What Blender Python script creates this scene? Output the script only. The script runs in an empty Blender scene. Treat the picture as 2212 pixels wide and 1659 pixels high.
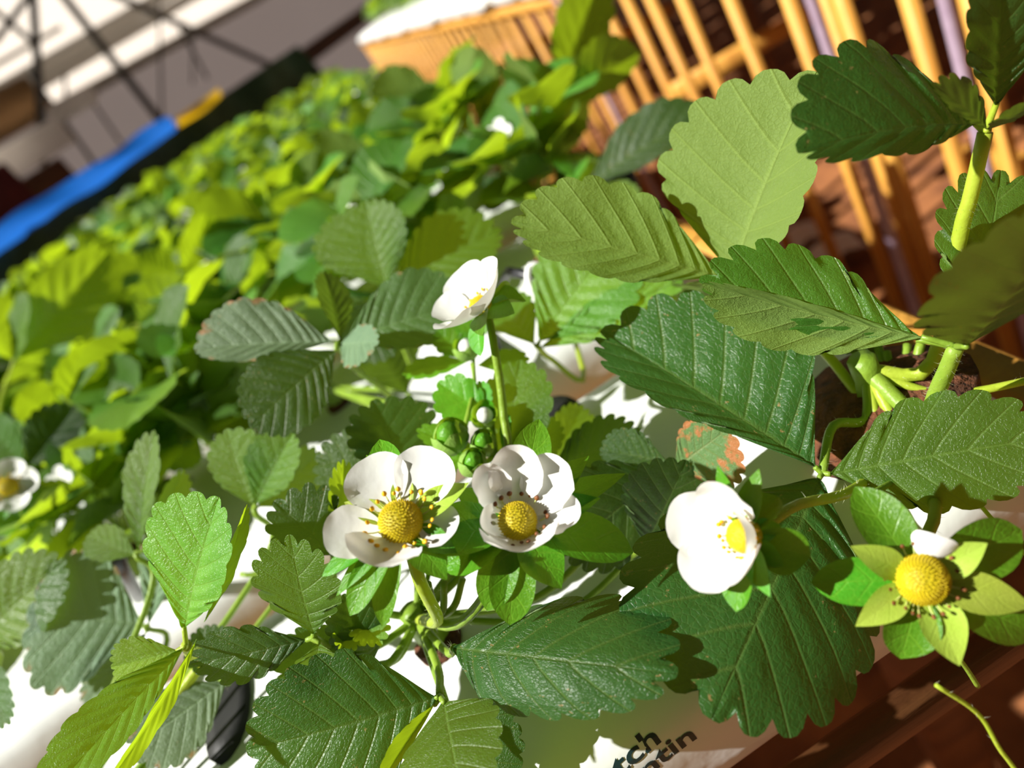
import bpy, math, random
import numpy as np
from mathutils import Vector, Matrix

random.seed(7); RNG = np.random.RandomState(7)
SC = bpy.context.scene
COL = SC.collection
PI = math.pi

# ------------------------------------------------------------------ camera
F_PX, W_PX, H_PX = 1661.0, 2212.0, 1659.0
PITCH, ROLL = math.radians(27.0), math.radians(35.2)
ZB = 0.80                                   # height of the bag tops above the soil
CAM = np.array([0.0, 0.0, ZB + 0.20])
FWD = np.array([0.0, math.cos(PITCH), -math.sin(PITCH)])
UP0 = np.array([0.0, math.sin(PITCH), math.cos(PITCH)])
XAX = np.array([1.0, 0.0, 0.0])
CR = math.cos(ROLL) * XAX - math.sin(ROLL) * UP0
CU = math.sin(ROLL) * XAX + math.cos(ROLL) * UP0
cam_data = bpy.data.cameras.new('camera')
cam_data.sensor_width = 36.0
cam_data.lens = 36.0 * F_PX / W_PX
cam_data.clip_start = 0.01
cam_data.clip_end = 200.0
cam_data.dof.use_dof = True
cam_data.dof.focus_distance = 0.240
cam_data.dof.aperture_fstop = (cam_data.lens / 1000.0) / 0.0040
cam = bpy.data.objects.new('camera', cam_data)
COL.objects.link(cam)
m = Matrix(((CR[0], CU[0], -FWD[0], CAM[0]), (CR[1], CU[1], -FWD[1], CAM[1]), (CR[2], CU[2], -FWD[2], CAM[2]), (0, 0, 0, 1)))
cam.matrix_world = m
SC.camera = cam

# ------------------------------------------------------------------ light
world = bpy.data.worlds.new('greenhouse_sky'); SC.world = world
world.use_nodes = True
bg = world.node_tree.nodes.get('Background') or world.node_tree.nodes.new('ShaderNodeBackground')
bg.inputs['Color'].default_value = (0.78, 0.91, 1.0, 1)
bg.inputs['Strength'].default_value = 0.06
sun_data = bpy.data.lights.new('sun', 'SUN')
sun_data.energy = 10.5
sun_data.angle = math.radians(0.6)
sun_data.color = (1.0, 0.97, 0.91)
sun = bpy.data.objects.new('sun', sun_data); COL.objects.link(sun)
SUN_DIR = Vector((1.0, 0.12, -1.05)).normalized()      # direction the light travels
sun.rotation_euler = SUN_DIR.to_track_quat('-Z', 'Y').to_euler()
sun.location = (-3, -1, 5)
vs = SC.view_settings
vs.view_transform = 'Standard'; vs.look = 'None'; vs.gamma = 1.0; vs.use_curve_mapping = False
vs.exposure = -0.10

# ------------------------------------------------------------------ helpers
def nrm(v):
    v = np.asarray(v, float); return v / max(np.linalg.norm(v), 1e-12)
def at(px, py, d):
    """a point of the place seen at this pixel, d metres down the optical axis"""
    return CAM + CR * ((px - W_PX / 2) / F_PX * d) - CU * ((py - H_PX / 2) / F_PX * d) + FWD * d
def on_z(px, py, z):
    r = at(px, py, 1.0) - CAM
    return CAM + r * ((z - CAM[2]) / r[2])
def on_plane(px, py, p, n):
    r = at(px, py, 1.0) - CAM
    return CAM + r * (np.dot(np.asarray(p) - CAM, n) / np.dot(r, n))
def cvec(r, u, t):
    """vector from camera-wise right / up / towards components"""
    return CR * r + CU * u - FWD * t

ORI = {}
def tag(o, label=None, cat=None, group=None, kind=None):
    if label: o['label'] = label
    if cat: o['category'] = cat
    if group: o['group'] = group
    if kind: o['kind'] = kind
    return o
def empty(name, loc):
    o = bpy.data.objects.new(name, None); COL.objects.link(o)
    o.empty_display_size = 0.02
    o.location = loc; ORI[o.name] = np.asarray(loc, float)
    return o
def mesh_data(name, verts, faces, mat, uvs=None, smooth=True):
    me = bpy.data.meshes.new(name)
    me.from_pydata([tuple(map(float, v)) for v in verts], [], faces)
    if uvs:
        for uvname, arr in uvs.items():
            lay = me.uv_layers.new(name=uvname)
            idx = np.empty(len(me.loops), dtype=np.int32)
            me.loops.foreach_get('vertex_index', idx)
            lay.data.foreach_set('uv', np.asarray(arr, dtype=np.float32)[idx].ravel())
    me.polygons.foreach_set('use_smooth', [smooth] * len(me.polygons))
    for mm in (mat if isinstance(mat, (list, tuple)) else [mat]):
        me.materials.append(mm)
    me.update()
    return me
def obj(name, verts, faces, mat, parent=None, origin=None, uvs=None, smooth=True):
    """verts in world coordinates; linked as ONE mesh object with its origin at `origin`"""
    verts = np.asarray(verts, float)
    if origin is None: origin = verts[0] if parent is not None else verts.mean(axis=0)
    origin = np.asarray(origin, float)
    me = mesh_data(name, verts - origin, faces, mat, uvs, smooth)
    o = bpy.data.objects.new(name, me); COL.objects.link(o)
    po = ORI[parent.name] if parent is not None else np.zeros(3)
    o.location = origin - po
    if parent is not None: o.parent = parent
    ORI[o.name] = origin
    return o
def copy_tree(o, parent=None):
    c = o.copy(); COL.objects.link(c); c.parent = parent
    for ch in o.children: copy_tree(ch, c)
    return c

def grid_faces(nr, nc):
    return [(r * nc + c, r * nc + c + 1, (r + 1) * nc + c + 1, (r + 1) * nc + c) for r in range(nr - 1) for c in range(nc - 1)]
def spline(pts, n):
    """Catmull-Rom through pts"""
    P = np.asarray(pts, float)
    if len(P) == 2: return P[0] + (P[1] - P[0]) * np.linspace(0, 1, n)[:, None]
    Q = np.vstack([2 * P[0] - P[1], P, 2 * P[-1] - P[-2]])
    out = []
    for t in np.linspace(0, len(P) - 1, n):
        i = min(int(t), len(P) - 2); f = t - i
        a, b, c, d = Q[i], Q[i + 1], Q[i + 2], Q[i + 3]
        out.append(0.5 * (2 * b + (c - a) * f + (2 * a - 5 * b + 4 * c - d) * f * f + (3 * b - a - 3 * c + d) * f ** 3))
    return np.array(out)
def tube(pts, r0, r1, n=14, seg=8, smooth_path=True, flare=0.0):
    C = spline(pts, n) if smooth_path else np.asarray(pts, float)
    n = len(C); V = []; T = np.gradient(C, axis=0)
    ref = np.array([0.13, 0.31, 0.94])
    e1 = nrm(np.cross(T[0], ref))
    for i in range(n):
        t = nrm(T[i]); e1 = nrm(e1 - t * np.dot(e1, t)); e2 = np.cross(t, e1)
        k = i / (n - 1); r = r0 + (r1 - r0) * k + flare * max(0, 1 - k * 5)
        for s in range(seg):
            a = 2 * PI * s / seg
            V.append(C[i] + (e1 * math.cos(a) + e2 * math.sin(a)) * r)
    Fc = [(i * seg + s, i * seg + (s + 1) % seg, (i + 1) * seg + (s + 1) % seg, (i + 1) * seg + s) for i in range(n - 1) for s in range(seg)]
    Fc.append(tuple(range(seg))[::-1]); Fc.append(tuple((n - 1) * seg + s for s in range(seg)))
    return np.array(V), Fc
def box(c, half, ax=None, taper=1.0):
    c = np.asarray(c, float); ax = np.eye(3) if ax is None else np.asarray(ax, float)
    V = []
    for sz in (-1, 1):
        k = taper if sz > 0 else 1.0
        for sx, sy in ((-1, -1), (1, -1), (1, 1), (-1, 1)):
            V.append(c + ax[0] * half[0] * sx * k + ax[1] * half[1] * sy * k + ax[2] * half[2] * sz)
    return np.array(V), [(3, 2, 1, 0), (4, 5, 6, 7), (0, 1, 5, 4), (1, 2, 6, 5), (2, 3, 7, 6), (3, 0, 4, 7)]
def bar(a, b, w, h):
    """squared timber from a to b with chamfered arrises"""
    a = np.asarray(a, float); b = np.asarray(b, float); t = nrm(b - a)
    up = np.array([0, 0, 1.0]) if abs(t[2]) < 0.9 else np.array([0, 1.0, 0])
    e1 = nrm(np.cross(t, up)); e2 = np.cross(e1, t); ch = 0.18 * min(w, h)
    prof = [(w/2-ch, h/2), (w/2, h/2-ch), (w/2, -h/2+ch), (w/2-ch, -h/2), (-w/2+ch, -h/2), (-w/2, -h/2+ch), (-w/2, h/2-ch), (-w/2+ch, h/2)]
    V = [p + e1 * x + e2 * y for p in (a, b) for x, y in prof]
    Fc = [(s, (s + 1) % 8, 8 + (s + 1) % 8, 8 + s) for s in range(8)] + [tuple(range(8))[::-1], tuple(range(8, 16))]
    return np.array(V), Fc
def join(parts):
    V, Fc, k = [], [], 0
    for v, f in parts:
        V.append(np.asarray(v)); Fc += [tuple(i + k for i in q) for q in f]; k += len(v)
    return np.vstack(V), Fc

# ------------------------------------------------------------------ materials
def new_mat(name):
    mt = bpy.data.materials.new(name); mt.use_nodes = True
    nt = mt.node_tree; nt.nodes.clear()
    return mt, nt, nt.nodes.new
def L(nt, a, b): nt.links.new(a, b)
def rgb(h):
    h = h.lstrip('#'); v = [int(h[i:i + 2], 16) / 255 for i in (0, 2, 4)]
    return tuple(c / 12.92 if c <= 0.04045 else ((c + 0.055) / 1.055) ** 2.4 for c in v) + (1.0,)
def math_node(nt, op, a, b=None, c=None):
    n = nt.nodes.new('ShaderNodeMath'); n.operation = op
    for i, x in enumerate((a, b, c)):
        if x is None: continue
        if isinstance(x, (int, float)): n.inputs[i].default_value = x
        else: nt.links.new(x, n.inputs[i])
    return n.outputs[0]
def mix_rgb(nt, fac, a, b, mode='MIX'):
    n = nt.nodes.new('ShaderNodeMix'); n.data_type = 'RGBA'; n.blend_type = mode
    if isinstance(fac, (int, float)): n.inputs[0].default_value = fac
    else: nt.links.new(fac, n.inputs[0])
    for i, x in ((6, a), (7, b)):
        if isinstance(x, tuple): n.inputs[i].default_value = x
        else: nt.links.new(x, n.inputs[i])
    return n.outputs[2]
def noise(nt, scale, detail=3, vec=None, rough=0.5):
    n = nt.nodes.new('ShaderNodeTexNoise'); n.inputs['Scale'].default_value = scale; n.inputs['Detail'].default_value = detail
    n.inputs['Roughness'].default_value = rough
    if vec is not None: nt.links.new(vec, n.inputs['Vector'])
    return n
def ramp(nt, fac, stops):
    n = nt.nodes.new('ShaderNodeValToRGB'); cr = n.color_ramp
    cr.elements[0].position, cr.elements[0].color = stops[0]
    cr.elements[1].position, cr.elements[1].color = stops[-1]
    for p, c in stops[1:-1]:
        e = cr.elements.new(p); e.color = c
    nt.links.new(fac, n.inputs[0]); return n.outputs[0]

def leaf_mat(name, top, top2, vein, under, trans, gloss=0.42, tfac=0.32, blotch=None, bump=0.35, veinamt=0.45, ret=46.0, specks=False):
    mt, nt, N = new_mat(name)
    out = N('ShaderNodeOutputMaterial'); pr = N('ShaderNodeBsdfPrincipled'); tr = N('ShaderNodeBsdfTranslucent'); mx = N('ShaderNodeMixShader')
    uv1 = N('ShaderNodeUVMap'); uv1.uv_map = 'vein'
    uv2 = N('ShaderNodeUVMap'); uv2.uv_map = 'flat'
    sep = N('ShaderNodeSeparateXYZ'); L(nt, uv1.outputs[0], sep.inputs[0])
    ph, tt = sep.outputs[0], math_node(nt, 'ABSOLUTE', sep.outputs[1])
    fr = math_node(nt, 'FRACT', ph)
    dv = math_node(nt, 'ABSOLUTE', math_node(nt, 'SUBTRACT', fr, 0.5))            # 0 on a side vein
    wv = math_node(nt, 'MULTIPLY_ADD', tt, -0.055, 0.10)
    side = math_node(nt, 'SMOOTHSTEP' if False else 'SUBTRACT', 1.0, math_node(nt, 'MINIMUM', math_node(nt, 'DIVIDE', dv, wv), 1.0))
    mid = math_node(nt, 'SUBTRACT', 1.0, math_node(nt, 'MINIMUM', math_node(nt, 'DIVIDE', tt, 0.05), 1.0))
    veins = math_node(nt, 'MAXIMUM', side, mid)
    vor = N('ShaderNodeTexVoronoi'); vor.feature = 'DISTANCE_TO_EDGE'; vor.inputs['Scale'].default_value = ret
    nz = noise(nt, 6.0, 2, uv2.outputs[0])
    vadd = N('ShaderNodeVectorMath'); vadd.operation = 'MULTIPLY_ADD'
    L(nt, nz.outputs['Color'], vadd.inputs[0]); vadd.inputs[1].default_value = (0.05, 0.05, 0); L(nt, uv2.outputs[0], vadd.inputs[2])
    L(nt, vadd.outputs[0], vor.inputs['Vector'])
    net = math_node(nt, 'SUBTRACT', 1.0, math_node(nt, 'MINIMUM', math_node(nt, 'DIVIDE', vor.outputs['Distance'], 0.11), 1.0))
    big = noise(nt, 3.2, 4, uv2.outputs[0])
    oi = N('ShaderNodeObjectInfo')
    base = mix_rgb(nt, math_node(nt, 'MULTIPLY', big.outputs['Fac'], 1.0), top, top2)
    hv = N('ShaderNodeHueSaturation'); L(nt, base, hv.inputs['Color'])
    L(nt, math_node(nt, 'MULTIPLY_ADD', oi.outputs['Random'], 0.55, 0.70), hv.inputs['Value'])
    L(nt, math_node(nt, 'MULTIPLY_ADD', oi.outputs['Random'], 0.035, 0.483), hv.inputs['Hue'])
    base = hv.outputs[0]
    base = mix_rgb(nt, math_node(nt, 'MULTIPLY', net, 0.14), base, vein)
    base = mix_rgb(nt, math_node(nt, 'MULTIPLY', veins, veinamt), base, vein)
    geo = N('ShaderNodeNewGeometry')
    ub = mix_rgb(nt, math_node(nt, 'MULTIPLY', math_node(nt, 'MAXIMUM', veins, math_node(nt, 'MULTIPLY', net, 0.3)), 0.6), under, (under[0] * 1.6, under[1] * 1.45, under[2] * 1.5, 1))
    colr = mix_rgb(nt, geo.outputs['Backfacing'], base, ub)
    if blotch:
        bn = noise(nt, 5.0, 5, uv2.outputs[0], 0.62)
        edge = math_node(nt, 'POWER', tt, 3.0)
        msk = math_node(nt, 'MULTIPLY_ADD', edge, 0.22, bn.outputs['Fac'])
        mm = ramp(nt, msk, [(blotch[1], (0, 0, 0, 1)), (blotch[1] + 0.09, (1, 1, 1, 1))])
        colr = mix_rgb(nt, mm, colr, blotch[0])
    if specks:
        sn = noise(nt, 26.0, 3, uv2.outputs[0], 0.6); sn2 = noise(nt, 2.3, 2, uv2.outputs[0])
        sm = ramp(nt, math_node(nt, 'MULTIPLY_ADD', sn2.outputs['Fac'], 0.35, sn.outputs['Fac']), [(0.84, (0, 0, 0, 1)), (0.90, (1, 1, 1, 1))])
        colr = mix_rgb(nt, math_node(nt, 'MULTIPLY', sm, 0.7), colr, (0.30, 0.17, 0.07, 1))
    L(nt, colr, pr.inputs['Base Color'])
    pr.inputs['Roughness'].default_value = gloss
    L(nt, math_node(nt, 'MULTIPLY_ADD', geo.outputs['Backfacing'], 0.3, gloss), pr.inputs['Roughness'])
    pr.inputs['Specular IOR Level'].default_value = 0.30
    hgt = math_node(nt, 'ADD', math_node(nt, 'MULTIPLY', veins, -0.6), math_node(nt, 'MULTIPLY', net, -0.16))
    hgt = math_node(nt, 'ADD', hgt, math_node(nt, 'MULTIPLY', noise(nt, 90.0, 2, uv2.outputs[0]).outputs['Fac'], 0.25))
    hgt = math_node(nt, 'ADD', hgt, math_node(nt, 'MULTIPLY', noise(nt, 24.0, 3, uv2.outputs[0]).outputs['Fac'], 0.9))
    bp = N('ShaderNodeBump'); bp.inputs['Strength'].default_value = bump * 1.35; bp.inputs['Distance'].default_value = 0.0012
    L(nt, hgt, bp.inputs['Height']); L(nt, bp.outputs[0], pr.inputs['Normal'])
    tc = mix_rgb(nt, math_node(nt, 'MULTIPLY', veins, 0.35), trans, (trans[0] * .6, trans[1] * .6, trans[2] * .6, 1))
    L(nt, tc, tr.inputs['Color'])
    mx.inputs[0].default_value = tfac
    L(nt, pr.outputs[0], mx.inputs[1]); L(nt, tr.outputs[0], mx.inputs[2]); L(nt, mx.outputs[0], out.inputs['Surface'])
    return mt

def simple_mat(name, c1, c2=None, rough=0.5, scale=20, bump=0.0, bscale=60, trans=None, tfac=0.0, spec=0.4, coords='Object', stretch=None, detail=4, lo=0.3, hi=0.7):
    mt, nt, N = new_mat(name)
    out = N('ShaderNodeOutputMaterial'); pr = N('ShaderNodeBsdfPrincipled')
    tc = N('ShaderNodeTexCoord'); vec = tc.outputs[coords]
    if stretch:
        mp = N('ShaderNodeMapping'); mp.inputs['Scale'].default_value = stretch; L(nt, vec, mp.inputs['Vector']); vec = mp.outputs[0]
    if c2 is None: pr.inputs['Base Color'].default_value = c1
    else:
        n = noise(nt, scale, detail, vec); L(nt, ramp(nt, n.outputs['Fac'], [(lo, c1), (hi, c2)]), pr.inputs['Base Color'])
    pr.inputs['Roughness'].default_value = rough; pr.inputs['Specular IOR Level'].default_value = spec
    if bump:
        b = noise(nt, bscale, 4, vec); bp = N('ShaderNodeBump'); bp.inputs['Strength'].default_value = bump; bp.inputs['Distance'].default_value = 0.004
        L(nt, b.outputs['Fac'], bp.inputs['Height']); L(nt, bp.outputs[0], pr.inputs['Normal'])
    if trans:
        tr = N('ShaderNodeBsdfTranslucent'); tr.inputs[0].default_value = trans
        mx = N('ShaderNodeMixShader'); mx.inputs[0].default_value = tfac
        L(nt, pr.outputs[0], mx.inputs[1]); L(nt, tr.outputs[0], mx.inputs[2]); L(nt, mx.outputs[0], out.inputs['Surface'])
    else: L(nt, pr.outputs[0], out.inputs['Surface'])
    return mt

GLOW = (0.46, 0.66, 0.015, 1)
M = {}
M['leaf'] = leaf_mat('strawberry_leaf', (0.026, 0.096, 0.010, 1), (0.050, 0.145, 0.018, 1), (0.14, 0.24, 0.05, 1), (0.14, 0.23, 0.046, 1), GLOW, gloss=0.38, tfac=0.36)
M['leaf_dark'] = leaf_mat('dark_leaf', (0.011, 0.046, 0.008, 1), (0.026, 0.080, 0.014, 1), (0.10, 0.15, 0.03, 1), (0.15, 0.23, 0.09, 1), (0.26, 0.44, 0.02, 1), gloss=0.40, tfac=0.22, specks=True)  # deep green, darkened partly to stand in for shade on these leaves
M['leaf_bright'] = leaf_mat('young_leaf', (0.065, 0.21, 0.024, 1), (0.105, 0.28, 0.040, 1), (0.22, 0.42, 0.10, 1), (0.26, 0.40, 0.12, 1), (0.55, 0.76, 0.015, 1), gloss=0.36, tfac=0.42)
M['leaf_pale'] = leaf_mat('dull_old_leaf', (0.10, 0.18, 0.10, 1), (0.16, 0.24, 0.14, 1), (0.26, 0.38, 0.20, 1), (0.24, 0.32, 0.18, 1), (0.30, 0.45, 0.06, 1), gloss=0.5, tfac=0.2, blotch=((0.28, 0.13, 0.06, 1), 0.70))
M['leaf_dry'] = leaf_mat('drying_leaf', (0.060, 0.15, 0.045, 1), (0.10, 0.19, 0.06, 1), (0.22, 0.22, 0.08, 1), (0.2, 0.26, 0.12, 1), (0.32, 0.40, 0.04, 1), gloss=0.5, tfac=0.22, blotch=((0.36, 0.13, 0.045, 1), 0.56))
M['leaf_spot'] = leaf_mat('spotted_leaf', (0.040, 0.125, 0.036, 1), (0.068, 0.17, 0.05, 1), (0.18, 0.30, 0.12, 1), (0.24, 0.32, 0.18, 1), (0.30, 0.50, 0.03, 1), gloss=0.42, tfac=0.24, blotch=((0.30, 0.17, 0.08, 1), 0.76))
M['sepal'] = leaf_mat('sepal_green', (0.048, 0.21, 0.010, 1), (0.090, 0.29, 0.014, 1), (0.24, 0.46, 0.04, 1), (0.25, 0.42, 0.08, 1), (0.45, 0.70, 0.02, 1), gloss=0.30, tfac=0.28, bump=0.22, veinamt=0.25, ret=9.0)
M['sepal_pale'] = leaf_mat('sepal_inner', (0.36, 0.52, 0.045, 1), (0.46, 0.58, 0.09, 1), (0.42, 0.55, 0.07, 1), (0.12, 0.32, 0.03, 1), (0.5, 0.7, 0.05, 1), gloss=0.45, tfac=0.28, bump=0.15, veinamt=0.2, ret=9.0)
M['stem'] = simple_mat('stem_green', (0.20, 0.34, 0.03, 1), (0.30, 0.44, 0.05, 1), 0.42, 60, 0.15, 300, (0.45, 0.6, 0.02, 1), 0.30)
M['stem_pale'] = simple_mat('petiole_yellow', (0.38, 0.50, 0.035, 1), (0.48, 0.58, 0.06, 1), 0.40, 60, 0.12, 300, (0.6, 0.72, 0.03, 1), 0.34)
M['hair'] = simple_mat('hair_silver', (0.75, 0.78, 0.55, 1), None, 0.4, trans=(0.8, 0.85, 0.5, 1), tfac=0.4)
M['petal'] = simple_mat('petal_white', (0.86, 0.86, 0.82, 1), (0.90, 0.90, 0.87, 1), 0.5, 30, 0.08, 120, (0.92, 0.93, 0.86, 1), 0.22, spec=0.25)
M['recept'] = simple_mat('receptacle_yellow', (0.52, 0.43, 0.010, 1), (0.60, 0.50, 0.012, 1), 0.5, 200, 0.3, 900, (0.8, 0.66, 0.01, 1), 0.25)
M['pistil'] = simple_mat('pistil_yellow', (0.82, 0.68, 0.008, 1), (0.74, 0.54, 0.010, 1), 0.5, 150, trans=(0.85, 0.68, 0.01, 1), tfac=0.3)
M['anther'] = simple_mat('anther_gold', (0.80, 0.42, 0.005, 1), (0.86, 0.52, 0.01, 1), 0.5, 400)
M['anther_old'] = simple_mat('anther_brown', (0.11, 0.035, 0.01, 1), (0.34, 0.12, 0.015, 1), 0.55, 300)
M['filament'] = simple_mat('filament_pale', (0.66, 0.72, 0.25, 1), None, 0.5)
M['bag'] = simple_mat('bag_film', (0.68, 0.70, 0.68, 1), (0.74, 0.755, 0.74, 1), 0.38, 8, 0.25, 30, spec=0.45)
M['ink'] = simple_mat('bag_ink', (0.006, 0.022, 0.022, 1), (0.010, 0.034, 0.034, 1), 0.45, 60)
M['hole'] = simple_mat('black_film', (0.006, 0.006, 0.006, 1), (0.012, 0.012, 0.012, 1), 0.6, 60)
M['peat'] = simple_mat('coir_peat', (0.035, 0.012, 0.006, 1), (0.17, 0.055, 0.02, 1), 0.9, 160, 0.9, 300)
M['wood'] = simple_mat('orange_timber', (0.50, 0.22, 0.035, 1), (0.66, 0.34, 0.06, 1), 0.5, 6, 0.25, 40, coords='Object', stretch=(6, 6, 0.8))
M['wood_brown'] = simple_mat('brown_timber', (0.10, 0.036, 0.012, 1), (0.20, 0.080, 0.024, 1), 0.55, 8, 0.3, 40, stretch=(0.8, 6, 6))
M['soil'] = simple_mat('red_soil', (0.11, 0.036, 0.013, 1), (0.34, 0.13, 0.04, 1), 0.95, 9, 1.0, 40, detail=8)
M['net'] = simple_mat('net_green', (0.008, 0.028, 0.012, 1), (0.022, 0.060, 0.020, 1), 0.8, 30)
M['tape_blue'] = simple_mat('tape_blue', (0.012, 0.13, 0.62, 1), (0.02, 0.18, 0.72, 1), 0.4, 10, trans=(0.02, 0.2, 0.8, 1), tfac=0.4)
M['tape_yellow'] = simple_mat('tape_yellow', (0.62, 0.34, 0.004, 1), (0.72, 0.42, 0.01, 1), 0.4, 10, trans=(0.8, 0.5, 0.01, 1), tfac=0.35)
M['pipe'] = simple_mat('plastic_pipe', (0.50, 0.50, 0.48, 1), (0.62, 0.62, 0.60, 1), 0.35, 20, spec=0.6, trans=(0.62, 0.60, 0.56, 1), tfac=0.75)
M['strut'] = simple_mat('dark_strut', (0.06, 0.06, 0.055, 1), (0.10, 0.10, 0.09, 1), 0.5, 20)
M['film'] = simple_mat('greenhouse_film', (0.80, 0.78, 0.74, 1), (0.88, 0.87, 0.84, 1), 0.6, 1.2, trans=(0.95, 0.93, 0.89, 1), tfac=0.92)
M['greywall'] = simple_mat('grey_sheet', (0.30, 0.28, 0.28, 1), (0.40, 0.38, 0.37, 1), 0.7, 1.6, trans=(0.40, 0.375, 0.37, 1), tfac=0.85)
M['white'] = simple_mat('white_plastic', (0.80, 0.80, 0.78, 1), (0.88, 0.88, 0.86, 1), 0.35, 10)
M['tube'] = simple_mat('black_tube', (0.010, 0.010, 0.014, 1), (0.02, 0.02, 0.026, 1), 0.4, 40)
M['dark_red'] = simple_mat('dark_red_sheet', (0.10, 0.012, 0.015, 1), (0.16, 0.02, 0.02, 1), 0.7, 6)

# ------------------------------------------------------------------ leaf shapes
_SH = {}
def leaf_grid(nt=9, sub=6, na=6, amp=0.05, p0=0.60):
    """flat unit strawberry leaflet: side veins run along the rows and end in the teeth"""
    key = (nt, sub, na, amp, p0)
    if key in _SH: return _SH[key]
    if isinstance(p0, tuple):                       # the two halves widest at different heights
        Lg, Rg = leaf_grid(nt, sub, na, amp, p0[0]), leaf_grid(nt, sub, na, amp, p0[1])
        pick = np.asarray(Lg[3]) < 0
        uvf = np.where(pick[:, None], Lg[5]['flat'], Rg[5]['flat'])
        mid = (Lg[3] == 0)
        gyy = np.where(pick, Lg[1], Rg[1]); gyy[mid] = 0.5 * (Lg[1] + Rg[1])[mid]
        _SH[key] = (np.where(pick, Lg[0], Rg[0]), gyy, np.where(pick, Lg[2], Rg[2]), Rg[3], Rg[4], {'vein': Rg[5]['vein'], 'flat': uvf}, Rg[6], Rg[7])
        return _SH[key]
    asp = 0.45
    s = 1 - (1 - np.linspace(0, 1, 500)) ** 2.2
    x = np.where(s < p0, np.sin(PI / 2 * np.minimum(s / p0, 1)) ** 1.12, np.clip(1 - (np.maximum(s - p0, 0) / (1 - p0)) ** 2.4, 0, 1) ** 0.56)
    arc = np.concatenate([[0], np.cumsum(np.hypot(np.diff(x * asp), np.diff(s)))]); arc /= arc[-1]
    g0 = 0.27; nb = max(4, int(2.2 * sub))
    g = np.concatenate([np.linspace(0.012, g0, nb, endpoint=False), np.linspace(g0, 0.997, int((nt + 0.5) * sub) + 1)])
    ox, oy = np.interp(g, arc, x), np.interp(g, arc, s)
    per = (1 - g0) / (nt + 0.5)
    ph = (g - g0) / per
    f = ph - np.floor(ph)
    tooth = np.where(ph >= -1e-6, 1 - np.abs(2 * np.clip(f, 0, 1) ** 0.90 - 1) ** 2.8, 0.45)
    dx, dy = np.gradient(ox * asp), np.gradient(oy); ln = np.hypot(dx, dy) + 1e-9
    nx, ny = dy / ln, -dx / ln
    off = amp * (tooth - 0.45) * np.clip((g - 0.2) * 6, 0, 1)
    ox2 = np.maximum(ox * asp + nx * off, 0.0) / asp; oy2 = oy + ny * off + off * 0.25
    my = np.clip(g ** 1.75, 0, 1); my = my + (oy2[-1] - my[-1]) * g ** 8
    t = np.linspace(0, 1, na + 1) ** 0.9
    X = ox2[:, None] * t[None]; Y = my[:, None] + (oy2 - my)[:, None] * (t[None] ** 1.12)
    Q = (0.5 + 0.5 * np.cos(2 * PI * f))[:, None] * np.sin(PI * np.clip(t, 0, 1) ** 0.75)[None] * np.clip(1.25 - g, 0.3, 1)[:, None]
    Q = Q - 0.45 * np.exp(-(t / 0.10) ** 2)[None] * np.ones_like(g)[:, None]
    nr = len(g); nc = 2 * na + 1
    sgn = np.concatenate([-np.ones(na), [0], np.ones(na)])
    idx = np.concatenate([np.arange(na, 0, -1), [0], np.arange(1, na + 1)])
    gx, gy, gq = X[:, idx], Y[:, idx], Q[:, idx]
    uv_v = np.stack([np.repeat((ph + 40)[:, None], nc, 1), np.repeat((sgn * t[idx])[None], nr, 0)], -1).reshape(-1, 2)
    uv_f = np.stack([gx * sgn[None] * asp + 0.5, gy], -1).reshape(-1, 2)
    _SH[key] = (gx.ravel(), gy.ravel(), gq.ravel(), np.repeat(sgn[None], nr, 0).ravel(), grid_faces(nr, nc), {'vein': uv_v, 'flat': uv_f}, nr, nc)
    return _SH[key]
def blade_grid(kind='petal', nr=11, na=5):
    key = (kind, nr, na)
    if key in _SH: return _SH[key]
    r = np.linspace(0.0, 1, nr); r = r if kind != 'petal' else np.sin(r * PI / 2) ** 1.0
    if kind == 'petal': w = np.where(r < 0.56, 0.13 + 0.87 * np.sin(PI / 2 * np.minimum(r / 0.56, 1)) ** 0.9, np.sqrt(np.clip(1 - ((r - 0.56) / 0.445) ** 2, 0, 1)) ** 0.85)
    elif kind == 'sepal': w = np.where(r < 0.42, 0.42 + 0.58 * np.sin(PI / 2 * np.minimum(r / 0.42, 1)), np.clip(1 - ((r - 0.42) / 0.58) ** 1.7, 0, 1)) + 0.015
    else: w = np.where(r < 0.5, 0.32 + 0.68 * np.sin(PI / 2 * np.minimum(r / 0.5, 1)), np.clip(1 - ((r - 0.5) / 0.5) ** 2.4, 0, 1) ** 0.8) + 0.015
    t = np.linspace(-1, 1, 2 * na + 1)
    gx = np.abs(t)[None] * w[:, None]; gy = np.repeat(r[:, None], len(t), 1)
    if kind == 'none': gy = gy - 0.035 * np.exp(-(t / 0.25) ** 2)[None] * (r ** 8)[:, None] * 1.5
    sg = np.repeat(np.sign(t)[None], nr, 0)
    gq = 0 * gx - (0.0 if kind == 'petal' else 0.35) * np.exp(-(t / 0.14) ** 2)[None]
    uv_v = np.stack([gy * 4.0 - 0.9 * np.abs(t)[None], np.repeat(t[None], nr, 0)], -1).reshape(-1, 2)
    uv_f = np.stack([gx * sg * 0.4 + 0.5, gy], -1).reshape(-1, 2)
    _SH[key] = (gx.ravel(), gy.ravel(), gq.ravel(), sg.ravel(), grid_faces(nr, 2 * na + 1), {'vein': uv_v, 'flat': uv_f}, nr, 2 * na + 1)
    return _SH[key]

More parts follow.
